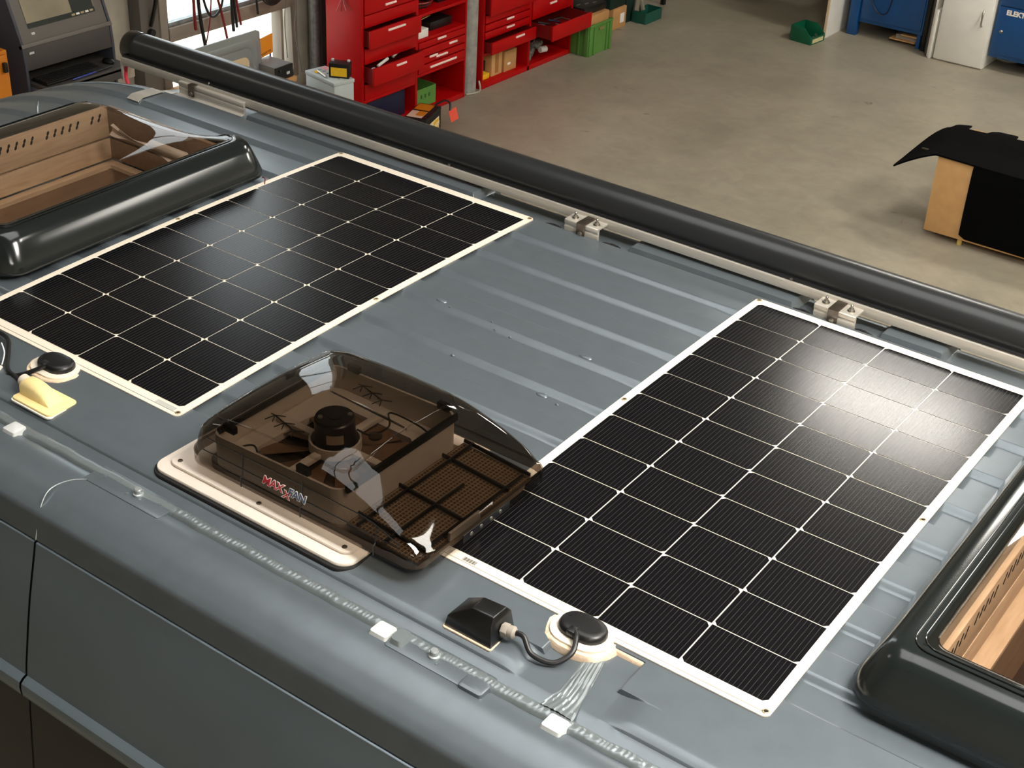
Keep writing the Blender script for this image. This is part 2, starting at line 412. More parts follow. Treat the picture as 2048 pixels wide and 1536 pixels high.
def roof_z(x, y):
    base = camber(y) - .0035
    depth = .012 - .0020*smooth(.70, .78, x)*(1-smooth(1.27, 1.33, x))
    if y > .03:
        z = base - .016*smooth(.03, .037, y) + .022*blocks(x)*smooth(.040, .047, y) - .02*smooth(.135, .16, y)
    elif y > -1.2595: z = base + depth*rib(y)
    else: z = base - .0105 + pad(x, y)
    return z + front(x)*(1 + .25*smooth(-.2, .2, y)) - (.05*smooth(-.70, -1.0, x)*smooth(-.02, .16, y))
ys = []
y = .17
while y > -1.405:
    ys.append(y); y -= .0055
ys += [.03, .037, .040, .047]
for k in range(8):
    for s in (0, .006, .012, .018, .075, .0795, .084, .088): ys.append(S0 - k*P_RIB - s)
HL = (-.632, -.170, -1.02, -.300); HR = (2.212, 2.68, -1.035, -.300)
ys += [HL[2], HL[3], -1.259, -1.2605, -1.334, -1.3355, -1.3365, -1.402, -1.397, -1.392, -1.388]
ys = sorted({round(v, 4) for v in ys if v > -1.404}, reverse=True)
xs = [-1.55 + .05*i for i in range(100)]
for a, b in ((-.42, .45), (.95, 1.42), (1.645, 1.80)):
    for e_ in (a, b): xs += [e_-.006, e_-.002, e_+.002, e_+.006]
xs += [.70, .72, .74, .76, .78, 1.27, 1.29, 1.31, 1.33, 1.615, 1.628, 1.642, 1.648, 1.655, 1.797, 1.805, 1.82, 1.835, 1.85, 1.865, HL[0], HL[1], HR[0], HR[1]]
xs += [-1.52 + .03*i for i in range(24)]
xs = sorted({round(v, 4) for v in xs if v <= 3.3})
rows = [[(x, yy, roof_z(x, yy)) for yy in ys] + [(x, yy, zz + front(x)*(1+.2*j/len(NEAR))) for j, (yy, zz) in enumerate(NEAR)] for x in xs]
m = MB(); m.grid(rows)
nv = len(rows[0]); keep = []
for q in m.f:
    cx = sum(m.v[i].x for i in q)/4; cy = sum(m.v[i].y for i in q)/4
    if any(h[0] < cx < h[1] and h[2] < cy < h[3] for h in (HL, HR)): continue
    keep.append(q)
m.f = keep; m.up()
build(m, 'roof', PAINT, van, angle=50)
# far roof side and body below
m = MB(); m.box(-1.1, 3.3, .12, .165, -1.4, -.12); m.up(); build(m, 'far_side_panel', PAINT_LO, van)
# near side: upper side panel, rail, dark glass
SIDE = [(-1.584, -.1376), (-1.593, -.1382), (-1.5955, -.1395), (-1.600, -.160), (-1.607, -.186), (-1.616, -.22), (-1.626, -.26), (-1.637, -.31), (-1.647, -.36), (-1.655, -.40), (-1.660, -.432)]
def side(name, prof, x0, x1, material, **k):
    n = max(2, int((x1-x0)/.1)); m = MB(); m.grid([[(x0+(x1-x0)*i/n, a, b) for a, b in prof] for i in range(n+1)]); m.up()
    return build(m, name, material, van, **k)
SEAMX = .648
for nm, a, b in (('side_panel', -1.4, SEAMX-.003), ('side_panel', SEAMX+.003, 3.3)):
    side(nm, SIDE, a, b, PAINT_LO)
    side('side_rail', [(-1.658, -.430), (-1.668, -.434), (-1.676, -.441), (-1.678, -.452), (-1.677, -.472), (-1.672, -.480), (-1.655, -.482)], a, b, PAINT_LO)
    side('side_window', [(-1.659, -.478), (-1.664, -.52), (-1.676, -.65), (-1.70, -.9), (-1.72, -1.3)], a, b, BLACKGLASS)
    side('lower_body', [(-1.72, -1.3), (-1.74, -1.6), (-1.74, -2.1), (-1.70, -2.3)], a, b, PAINT_LO)
m = MB(); m.box(-1.4, 3.3, -1.58, .12, -2.25, -2.15); m.up(); build(m, 'underbody', DARKGAP, van)
m = MB(); m.box(-1.4, 3.3, -1.588, -1.575, -.6, -.1372); m.up(); build(m, 'panel_gap', DARKGAP, van)
m = MB(); m.box(-1.52, -1.45, -1.56, .12, -2.2, -.24); m.up(); build(m, 'front_panel', PAINT_LO, van)
side('door_gap', [(a+.004, b) for a, b in SIDE] + [(-1.66, -.5), (-1.70, -.9)], SEAMX-.02, SEAMX+.02, DARKGAP)
# raised weld seam running over the shoulder to the door gap
pts = [(.676, -1.480, -.040), (.655, -1.50, -.0405), (.641, -1.525, -.045), (.640, -1.548, -.051), (.645, -1.568, -.068), (.648, -1.582, -.096), (.648, -1.593, -.134)]
m = MB(); m.tube(spline(pts, 6), .0010, 6); m.up(); build(m, 'shoulder_seam', mat('bright_paint_edge', (190, 196, 196), .3, .4), van)
# sealant bead with overlapping scales
def bead(x0, x1, amp, yc, name):
    nx = int((x1-x0)/.0022); P = []
    for i in range(nx+1):
        x = x0 + (x1-x0)*i/nx; row = []
        wob = .0012*math.sin(x*37)+.0008*math.sin(x*91)
        for j in range(11):
            v = -1 + 2*j/10
            ph = ((x + .012*v*v)/.0105 + .5*math.sin(x*61) + .3*math.sin(x*143)) % 1
            z = -.0465 + .0085*math.sqrt(max(0, 1-v*v)) + amp*(ph**1.5)*(1-v**4)
            row.append((x, yc + wob + .0135*v, z))
        P.append(row)
    m = MB(); m.grid(P); m.up(); return build(m, name, mat('bead_grey', (122, 129, 132), .34, .45, coat=.2), van, angle=60)
bead(.885, 3.2, .0024, -1.4415, 'sealant_bead'); bead(-.6, .884, .0007, -1.4415, 'sealant_bead')
# brushed sealant across the joint of two roof sections
P = []
for i in range(40):
    t = i/39; yy = -1.285 - t*.150; wd = .016 + .010*t + .022*max(0, t-.7); xc = 1.728 + .018*math.sin(t*1.6)
    row = []
    for j in range(26):
        v = -1 + 2*j/25
        row.append((xc + wd*v, yy, roof_z(xc, max(yy, -1.403)) + .0016 + .0038*(1-v*v) + (.0012*math.sin(v*19+t*4+2*math.sin(t*7)) + .0009*math.sin(v*37-t*5))*(.4+.6*math.sin(t*5+v*3)**2)))
    P.append(row)
m = MB(); m.grid(P); m.up(); build(m, 'brushed_sealant', mat('brushed_sealant', (126, 133, 136), .28, .5, coat=.2), van, angle=60)
# fixing pads with stud, white caps
def fixing_pad(x0, x1, xs_, block):
    m = MB(); m.prism(rrect(x0, x1, -1.482, -1.428, .006, 3), -.047, -.0395); m.up(); p = build(m, 'fixing_pad', PAINT, van, bevel=.0015)
    m = MB(); m.lathe([(.0105, 0), (.0105, .003), (.0075, .0045), (.0075, .012), (.006, .014)], (xs_, -1.452, -.0395), n=18); m.up(); build(m, 'stud', mat('painted_stud', (160, 165, 166), .25, .4, coat=.4), p)
    for k in range(5):
        m = MB(); m.lathe([(.004, 0), (.0035, .0012), (.001, .0018)], (x0+.03+k*(x1-x0-.06)/4, -1.452+.012*math.sin(k*2.3), -.0397), n=10); m.up(); build(m, 'sealant_dimple', PAINT, p)
    if block:
        m = MB(); m.loft([rrect3(x1-.045, x1+.006, -1.487, -1.452, .006, -.052), rrect3(x1-.043, x1+.004, -1.485, -1.454, .006, -.0345), rrect3(x1-.040, x1, -1.480, -1.458, .005, -.0325)]); m.up(); build(m, 'end_block', PAINT, p)
        m = MB(); m.loft([rrect3(x0+.002, x0+.032, -1.474, -1.434, .008, -.040), rrect3(x0+.004, x0+.028, -1.47, -1.438, .008, -.031)]); m.up(); build(m, 'sealant_lump', mat('bead_grey', (150,156,158)), p)
def rrect3(x0, x1, y0, y1, r, z, n=4): return [(a, b, z) for a, b in rrect(x0, x1, y0, y1, r, n)]
fixing_pad(.665, .875, .79, False); fixing_pad(1.425, 1.628, 1.512, True)
for xc in (.432, 1.408, 1.763):
    m = MB(); m.loft([rrect3(xc-.024, xc+.018, -1.478, -1.440, .004, -.048), rrect3(xc-.020, xc+.016, -1.474, -1.442, .005, -.0345), rrect3(xc-.016, xc+.012, -1.470, -1.446, .005, -.0325)]); m.up()
    build(m, 'white_cap', LUG, van)
# pressed lines of the cab roof and trim strip at the front end
for pts in ([(-1.02, -.25, 0), (-.93, -.32, 0), (-.80, -.42, 0)], [(-1.1, -.05, 0), (-.98, -.02, 0), (-.78, .01, 0)]):
    q = [(x, yy, roof_z(x, yy)+.0005) for x, yy, _ in spline(pts, 8)]
    m = MB(); m.tube(q, .003, 6); m.up(); build(m, 'pressed_line', PAINT_LO, van)
m = MB(); P = [[(-.80+.05*j, -.085+.16*i/8, roof_z(-.80+.05*j, -.085+.16*i/8)+.003) for j in range(2)] for i in range(9)]
m.grid(P); m.up(); build(m, 'trim_strip', ALU, van, solid=-.003)
# drops of sealant and water between the panels
for i, (x, yy, l) in enumerate([(.777, -.509, .03), (1.184, -.508, .035), (1.193, -.688, .03), (.945, -.681, .012), (.995, -.533, .009), (.93, -.515, .007), (.95, -.53, .007), (1.24, -.70, .01), (.81, -.52, .006)]):
    m = MB(); rings = []
    for k in range(5):
        a = k/4*PI/2; rr = math.cos(a)*.98+.02; h = math.sin(a)*.004
        rings.append([(x + l*.5*rr*math.cos(t*PI/6), yy + min(l*.28, .008)*rr*math.sin(t*PI/6) - .2*l*rr*math.cos(t*PI/6)*0, roof_z(x, yy) + h) for t in range(12)])
    m.loft(rings, True, True); m.up(); build(m, 'sealant_drip', PAINT, van)

# ================================================================== solar panels
PX, PY = .163, .163*.67560543
def cellmesh(far):
    hx, hy, c = PX/2-.0012, PY/2-.0012, .0075
    if far: poly = [(-hx, -hy), (hx, -hy), (hx, hy-c), (hx-c, hy), (-hx+c, hy), (-hx, hy-c)]
    else: poly = [(-hx+c, -hy), (hx-c, -hy), (hx, -hy+c), (hx, hy), (-hx, hy), (-hx, -hy+c)]
    return MB().prism(poly, 0, .0009)
CM = {}
def solar_panel(ox, oy, label, jx, sticker):
    t = thing('solar_panel', label, 'solar panel', (ox + 2*PX, oy - 5.5*PY, ZR + camber(-.6)), 'solar panels on the roof')
    x0, x1, y0, y1 = ox-.0185, ox+4*PX+.0165, oy-11*PY-.0285, oy+.0275
    out = rrect(x0, x1, y0, y1, .014, 4)
    # sheet follows the camber of the roof
    m = MB(); ys_ = [y0 + (y1-y0)*i/24 for i in range(25)]
    def inset(yy):
        d = min(yy-y0, y1-yy); r = .014
        return 0 if d >= r else r - math.sqrt(max(0, r*r-(r-d)**2))
    ys2 = sorted(ys_ + [y0+.001, y0+.003, y0+.006, y0+.010, y1-.001, y1-.003, y1-.006, y1-.010])
    rings = []
    for yy in ys2:
        a, b = x0+inset(yy), x1-inset(yy); z = camber(yy)
        rings.append([(a, yy, z-.0030), (b, yy, z-.0030), (b, yy, z-.0004), (a, yy, z-.0004)])
    m.loft(rings); m.up(); build(m, 'backsheet', CREAM, t, angle=30)
    for yy in (y0+.0095,):
        m = MB(); m.box(x0+.012, x1-.012, yy-.0006, yy+.0006, camber(yy)-.001, camber(yy)+.0004); m.up(); build(m, 'edge_line', mat('edge_line', (176, 164, 148), .6), t)
    for i in range(4):
        for j in range(11):
            cy = oy - (j+.5)*PY; loc = Vector((ox+(i+.5)*PX, cy, camber(cy) - .0003 + ZR)); rot = (math.atan(-2*KC*(cy-YC)), 0, 0)
            far = i % 2 == 0
            if far not in CM:
                o = build(cellmesh(far), 'solar_cell', CELL, None, origin=(0, 0, 0)); o.parent = t; CM[far] = o
                o.location = loc - wloc(t); o.rotation_euler = rot
            else: copy_at(CM[far], t, loc, rot)
    # brass eyelets
    for ex, ey in ((x0+.010, y1-.011), (x1-.010, y1-.011), (x0+.010, y0+.012), (x1-.010, y0+.012), (x0+.009, -.607), (x1-.009, -.607)):
        m = MB(); m.lathe([(.0062, 0), (.0062, .0012), (.0050, .0020), (.0040, .0016), (.0034, .0)], (ex, ey, camber(ey)-.0004), n=16, cap1=False); m.up(); g = build(m, 'eyelet', mat('brass', (196, 176, 140), .3, .8), t)
        m = MB(); m.lathe([(.0036, 0), (.0036, .0004)], (ex, ey, camber(ey)-.0002), n=12); m.up(); build(m, 'screw_hole', DARKGAP, g)
    # junction box on a sealant pad that reaches beyond the near edge
    zc = camber(-1.265); pc = -1.266
    def stad(hx, hy, n=10): return [(jx + sx*(hx-hy) + hy*math.cos(a), pc + hy*math.sin(a)) for sx, a0 in ((1, -PI/2), (-1, PI/2)) for a in [a0 + PI*k/n for k in range(n+1)]]
    def blob(hx, hy, amp, seed):
        r = random.Random(seed); ps = stad(hx, hy, 12); out_ = []
        for k, (a, b) in enumerate(ps):
            s = 1 + amp*math.sin(k*1.9+seed) + amp*.6*math.sin(k*.7+seed*2); out_.append((jx+(a-jx)*s, pc+(b-pc)*s))
        return out_
    m = MB(); a = blob(.068, .053, .035, 1+jx); b_ = blob(.064, .049, .02, 2+jx)
    m.loft([[(x, yy, zc-.024) for x, yy in a], [(x, yy, zc-.010) for x, yy in a], [(x, yy, zc-.003) for x, yy in b_]]); m.up(); build(m, 'sealant_pad', SEALANT, t, angle=50)
    m = MB(); ps = stad(.058, .042); m.loft([[(x, yy, zc-.004) for x, yy in ps], [(x, yy, zc+.0010) for x, yy in ps], [(jx+(x-jx)*.97, pc+(yy-pc)*.96, zc+.0018) for x, yy in ps]]); m.up(); build(m, 'junction_plate', CREAM, t, angle=50)
    m = MB(); rings = []
    for k, (s, h) in enumerate(((1, 0), (1, .005), (.97, .008), (.90, .0115), (.78, .0138), (.55, .0148))):
        rings.append([(jx+(x-jx)*(1-(1-s)*.62), pc+.003+(yy-pc)*s, zc+.0018+h) for x, yy in stad(.045, .031)])
    m.loft(rings); m.up(); jb = build(m, 'junction_box', BLACKPLASTIC, t, angle=50)
    m = MB(); m.obox((jx-.006, pc-.022, zc+.013), (.016, .018, .012)); m.up(); build(m, 'cable_boot', BLACKPLASTIC, jb, bevel=.003)
    if sticker == 'bars':
        for (sx, sw, dark) in ((ox+.045, .032, True), (ox+4*PX-.105, .085, False)):
            yy = oy-11*PY-.0115; m = MB(); m.box(sx, sx+sw, yy-.0065, yy+.0065, camber(yy)-.0006, camber(yy)+.0002); m.up(); s_ = build(m, 'sticker', mat('sticker', (226, 216, 200), .5), t)
            m = MB()
            n = 14 if dark else 16
            for k in range(n):
                xx = sx+.002+(sw-.004)*k/n; m.box(xx, xx+(sw/n)*(.62 if dark and k % 3 else .35), yy-.005, yy+.005, camber(yy)+.0002, camber(yy)+.0005)
            m.up(); build(m, 'barcode', BLACKPRINT if dark else mat('faint_print', (176, 168, 156), .6), s_)
    else:
        yy = oy-11*PY-.0125; m = MB(); m.box(ox+4*PX-.062, ox+4*PX-.006, yy-.0065, yy+.0065, camber(yy)-.0006, camber(yy)+.0003); m.up(); build(m, 'sticker', mat('grey_sticker', (176, 176, 168), .5), t)
    return t
solar_panel(0, 0, 'black solar panel in white border between the smoked skylight and the roof fan', .322, 'grey')
solar_panel(1.3583, -.0128, 'black solar panel in white border reaching under the roof fan lid', 1.682, 'bars')

# extra smear of sealant right of the right hand junction box
m = MB(); poly = [(1.745, -1.262), (1.80, -1.262), (1.826, -1.250), (1.826, -1.243), (1.735, -1.243)]
m.loft([[(x, yy-.004, -.036) for x, yy in poly], [(x, yy, -.024) for x, yy in poly]]); m.up(); build(m, 'sealant_smear', SEALANT, van, bevel=.003)

# ================================================================== roof fan
fan = thing('roof_fan', 'white roof vent fan under a smoked brown plastic lid', 'roof fan', (1.08, -1.15, ZR-.04))
FX0, FX1, FY0, FY1 = .757, 1.262, -1.392, -.905
m = MB(); m.prism(rrect(FX0-.005, FX1+.005, FY0-.006, FY1, .036, 8), -.036, -.0245); m.up(); build(m, 'gasket', RUBBER, fan, bevel=.003)
m = MB(); m.prism(rrect(FX0, FX1, FY0, FY1, .032, 8), -.0265, -.0165); m.up(); build(m, 'mounting_flange', WHITEPL, fan, bevel=.004)
m = MB(); m.prism(rrect(FX0+.022, FX1-.016, FY0+.024, FY1-.02, .022, 8), -.0170, -.0095); m.up(); fl_ = build(m, 'base_plate', WHITEPL, fan, bevel=.003)
for sx, sy in ((.800, -1.352), (1.015, -1.356), (1.226, -1.354), (.800, -1.0), (1.226, -1.0)):
    m = MB(); m.lathe([(.0052, 0), (.0050, .0014), (.0032, .0022), (.0028, .001)], (sx, sy, -.0096), n=14); m.up(); s_ = build(m, 'screw', DARKSTEEL, fl_)
# base pan that carries the fan and the insect screen
LX0, LX1, LY0, LY1 = .822, 1.402, -1.360, -.955
m = MB(); a = rrect(.846, 1.372, -1.330, -.980, .03, 6)
m.loft([[(x, yy, -.0125) for x, yy in a], [(x, yy, .004) for x, yy in a]]); m.up(); build(m, 'base_pan', mat('pan_brown', (140, 126, 110), .5), fan)
# housing walls (hollow)
def hollow(x0, x1, y0, y1, r, t, z0, z1, z1b=None):
    a = rrect(x0, x1, y0, y1, r, 5); b_ = rrect(x0+t, x1-t, y0+t, y1-t, max(.002, r-t), 5); zf = lambda x: z1 if z1b is None else z1 + (z1b-z1)*(x-x0)/(x1-x0)
    m = MB(); m.loft([[(x, yy, z0) for x, yy in a], [(x, yy, zf(x)) for x, yy in a], [(x, yy, zf(x)) for x, yy in b_], [(x, yy, z0) for x, yy in b_]], False, False); return m
m = hollow(.862, 1.198, -1.330, -.982, .03, .005, .0, .072, .082); m.up(); build(m, 'fan_housing', BEIGEPL, fan)
m = MB(); m.box(1.196, 1.203, -1.318, -.996, .076, .092); m.up(); build(m, 'seal_strip', BLACKPLASTIC, fan, bevel=.001)
m = MB(); m.box(.872, .878, -1.318, -.996, .066, .080); m.up(); build(m, 'seal_strip', BLACKPLASTIC, fan, bevel=.001)
fcx, fcy = 1.028, -1.158
m = MB(); a = rrect(.868, 1.192, -1.325, -.987, .028, 9); n = len(a)
ring = [(fcx+.150*math.cos(math.atan2(yy-fcy, x-fcx)), fcy+.150*math.sin(math.atan2(yy-fcy, x-fcx))) for x, yy in a]
m.loft([[(x, yy, .022) for x, yy in a], [(x, yy, .022) for x, yy in ring], [(x, yy, .006) for x, yy in ring]], False, False); m.up(); build(m, 'fan_shroud', BEIGEPL, fan)
m = MB(); m.lathe([(.151, .0045), (.151, .006)], (fcx, fcy, 0), n=40); m.up(); build(m, 'well', DARKBROWN, fan)
for k in range(10):
    a0 = 2*PI*k/10; P = []
    for i in range(5):
        r = .045 + .1*i/4
        P.append([(fcx + r*math.cos(a0 + v*.22), fcy + r*math.sin(a0 + v*.22), .014 + .005*v) for v in (-1, 0, 1)])
    m = MB(); m.grid(P); m.up(); build(m, 'fan_blade', mat('blade_brown', (112, 84, 62), .4), fan, solid=.0015)
m = MB(); m.obox((fcx, fcy, .028), (.018, .30, .010)); m.up(); build(m, 'cross_arm', BEIGEPL, fan, bevel=.002)
m = MB(); m.obox((fcx, fcy, .028), (.30, .018, .010)); m.up(); build(m, 'cross_arm', BEIGEPL, fan, bevel=.002)
m = hollow(fcx-.052, fcx+.052, fcy-.052, fcy+.052, .0519, .004, .022, .044); m.up(); build(m, 'motor_cup', BEIGEPL, fan)
m = MB(); m.lathe([(.040, .024), (.040, .088), (.0375, .091), (.0375, .0935), (.015, .0935), (.0145, .096), (.0, .096)], (fcx, fcy, 0), n=32); m.up(); mo = build(m, 'motor', mat('motor_black', (34, 30, 26), .35, .2), fan)
for dx, dy in ((-.018, -.022), (.02, .022)):
    m = MB(); m.lathe([(.0055, .0935), (.005, .0965), (.002, .0975)], (fcx+dx, fcy+dy, 0), n=12); m.up(); build(m, 'screw', STEEL, mo)
P = [[(fcx+.0405*math.cos(a_), fcy+.0405*math.sin(a_), z) for z in (.052, .072)] for a_ in [math.radians(-72 + 6*i) for i in range(9)]]
m = MB(); m.grid(P); m.up(); build(m, 'rating_label', mat('rating_label', (150, 134, 110), .5), mo)
for pts, r in (([(fcx+.03, fcy+.03, .06), (fcx+.05, fcy+.05, .045), (fcx+.06, fcy+.09, .05), (fcx+.03, fcy+.13, .05), (fcx+.10, fcy+.14, .04), (fcx+.15, fcy+.13, .03)], .002),
               ([(.89, -1.30, .03), (.93, -1.28, .045), (.96, -1.3, .03)], .002)):
    m = MB(); m.tube(spline(pts, 6), r, 6); m.up(); build(m, 'fan_wire', CABLE_B, fan)
m = MB(); m.lathe([(.014, 0), (.014, .005), (.006, .007)], (fcx+.055, fcy+.055, .040), n=16); m.up(); build(m, 'grommet', DARKSTEEL, fan)
# starlike clips under the lid
for bx, by in ((.945, -1.235), (1.0, -1.045)):
    m = MB(); mv = Vector((.030, -.006, -.002)); c0 = Vector((bx, by, .098))
    m.tube([c0, c0+mv*2], .0013, 6)
    for k in range(3):
        c_ = c0 + mv*k
        m.tube([c_+Vector((-.012, -.016, -.006)), c_, c_+Vector((.012, .016, -.006))], .0012, 6); m.tube([c_+Vector((-.016, .006, -.005)), c_, c_+Vector((.006, -.014, -.005))], .0011, 6)
    m.up(); build(m, 'clip', BLACKPLASTIC, fan)
# hinge lugs
for bx, by in ((1.10, -1.322), (1.16, -.985), (.90, -1.31), (.93, -.99)):
    m = MB(); m.obox((bx, by, .086), (.030, .012, .016)); m.up(); build(m, 'hinge_lug', BLACKPLASTIC, fan, bevel=.002)
# insect screen
zs_ = lambda x: .030 - .012*(x-1.21)/.17
m = MB(); m.loft([[(1.21, -1.33, .018), (1.375, -1.33, .006), (1.375, -.985, .006), (1.21, -.985, .018)], [(1.21, -1.33, .022), (1.375, -1.33, .010), (1.375, -.985, .010), (1.21, -.985, .022)]]); m.up(); sc = build(m, 'screen_floor', mat('screen_floor', (70, 54, 42), .7), fan)
m = MB()
for k in range(42):
    yy = -1.325 + .335*k/41; m.box(1.212, 1.372, yy-.0009, yy+.0009, .020, .0235)
for k in range(20):
    xx = 1.214 + .155*k/19; m.box(xx-.0009, xx+.0009, -1.328, -.988, .020, .0235)
for p in m.v: p.z += -.012*(p.x-1.21)/.165
m.up(); o = build(m, 'screen_mesh', BROWNPL, fan); o['kind'] = 'stuff'
bars = [((1.212, -1.30, .030), (1.372, -1.30, .018)), ((1.212, -1.185, .030), (1.372, -1.185, .018)), ((1.212, -1.055, .030), (1.372, -1.055, .018)), ((1.235, -1.33, .03), (1.235, -.985, .03)), ((1.30, -1.33, .024), (1.30, -1.10, .024)), ((1.365, -1.30, .02), (1.365, -1.0, .02)), ((1.215, -.99, .032), (1.375, -.99, .02))]
for a, b_ in bars:
    m = MB(); a, b_ = Vector(a), Vector(b_); d = b_-a; L = d.length; x = d.normalized(); yv = Vector((0,0,1)).cross(x).normalized(); M = Matrix((x, yv, x.cross(yv))).transposed()
    m.obox((a+b_)/2, (L, .004, .008), M); m.up(); build(m, 'screen_bar', BLACKPLASTIC, fan, bevel=.0008)
m = MB(); m.obox((1.378, -1.20, .022), (.006, .09, .018)); m.up(); build(m, 'reflector', ALU, fan, bevel=.001)
# the lid: skirt, rim and crowned top as one shell
def lid_top(x, yy):
    u = (x-LX0)/(LX1-LX0); v = (yy-(LY0+LY1)/2)/((LY1-LY0)/2)
    e = .098 + .060*u - .062*u*u if u < .55 else .098+.060*.55-.062*.3025 - .36*(u-.55)**2*1.02 - .005*(u-.55)
    if u < .15: e -= .050*(1-math.sqrt(max(0, 1-(1-u/.15)**2)))
    cr = .030*(1-v*v)*(.35+.65*smooth(0, .35, u))*(1-smooth(.55, 1.02, u)*.9)
    pane = .0045*smooth(.055, .075, u)*(1-smooth(.655, .672, u))*(1-smooth(.80, .84, abs(v)))
    return e + cr + pane
rings = []
def lring(d, zf, r): return [(x, yy, zf(x, yy)) for x, yy in rrs(LX0+d, LX1-d, LY0+d, LY1-d, max(r, .004), 8, 18)]
rings.append(lring(.003, lambda x, yy: .010, .045)); rings.append(lring(0, lambda x, yy: .013, .045)); rings.append(lring(0, lambda x, yy: .033, .045))
rings.append(lring(.004, lambda x, yy: .0335, .042)); rings.append(lring(.005, lambda x, yy: min(.040, lid_top(x, yy)-.002), .042))
for d, s in ((.009, .62), (.014, .90), (.020, .97)):
    rings.append(lring(d, lambda x, yy, s=s: max(.040, .034 + (lid_top(x, yy)-.034)*s), .042))
for d in (.027, .036, .046, .056, .066, .076, .086, .10, .115, .13, .145, .16, .175, .19, .200):
    rings.append(lring(d, lid_top, max(.004, .042-(d-.02))))
m = MB(); m.loft(rings, False, True); m.up(); lid = build(m, 'lid', LID_TINT, fan, angle=40, solid=.002)
# added clear tube along the raised pane's edge for a highlight line
px0, px1, py0, py1 = LX0+.044, LX0+.66*(LX1-LX0), LY0+.036, LY1-.036
loop = [(x, yy, lid_top(x, yy)+.001) for x, yy in rrect(px0, px1, py0, py1, .03, 6)]
dense = []
for k in range(len(loop)):
    a, b_ = Vector(loop[k]), Vector(loop[(k+1) % len(loop)]); nseg = max(1, int((b_-a).length/.02))
    for q in range(nseg):
        p = a.lerp(b_, q/nseg); dense.append((p.x, p.y, lid_top(p.x, p.y)+.0015))
m = MB(); m.tube(dense + dense[:1], .0022, 6, False); m.up(); build(m, 'lid_highlight', tinted('highlight_clear', (.93, .91, .89)), lid, angle=60)
# dark moulded ribs on the near skirt
def skirt_y(z): return LY0 + (.0035 if z > .034 else -.0005)
for zz in (.050, .078):
    q = [(x, LY0+.004+.006*smooth(.04, .1, zz), min(zz, lid_top(x, LY0)*.86)) for x in [LX0+.05+i*.03 for i in range(17)]]
    m = MB(); m.tube(q, .0011, 6); m.up(); build(m, 'skirt_rib', BLACKPLASTIC, lid)
for xx in (.975, 1.125, 1.30):
    m = MB(); m.tube([(xx, LY0-.0008, .013), (xx, LY0-.0008, .033), (xx, LY0+.0045, .037), (xx, LY0+.0075, min(.085, lid_top(xx, LY0)*.8))], .0013, 6); m.up(); build(m, 'skirt_rib', BLACKPLASTIC, lid)
# rivets and dark strip on the lower right rim
m = MB(); m.box(LX1-.001, LX1+.0012, -1.235, -1.095, .014, .031); m.up(); st = build(m, 'rim_strip', BLACKPLASTIC, lid, bevel=.0005)
for yy in (-1.212, -1.183, -1.153, -1.125):
    m = MB(); m.lathe([(.0042, 0), (.0038, .0016), (.0015, .0026)], (LX1+.001, yy, .0235), axis=(1, 0, 0), n=12); m.up(); build(m, 'rivet', STEEL, st)
# maker's name on the skirt
lx = lambda d: Vector((1.030+d, LY0-.0002+.0048, ZR+.0435))
Mt = frame((1.028, LY0+.0020, ZR+.0455), (1, 0, -.012), (0, .10, 1))
for body, dx, dz, sz, shp, colr in (('MAX', 0, 0, .0245, .28, REDPRINT), ('X', .052, -.0075, .0225, .3, REDPRINT), ('FAN', .0645, .001, .0235, .22, BLUEPRINT)):
    M2 = Mt @ Matrix.Translation((dx, dz, .0)); text(body, sz, M2, 'lettering_outline', WHITE, lid, .0003, shp, .92, .0016)
    M3 = Mt @ Matrix.Translation((dx, dz, .0006)); text(body, sz, M3, 'lettering', colr, lid, .0003, shp, .92, .0002)

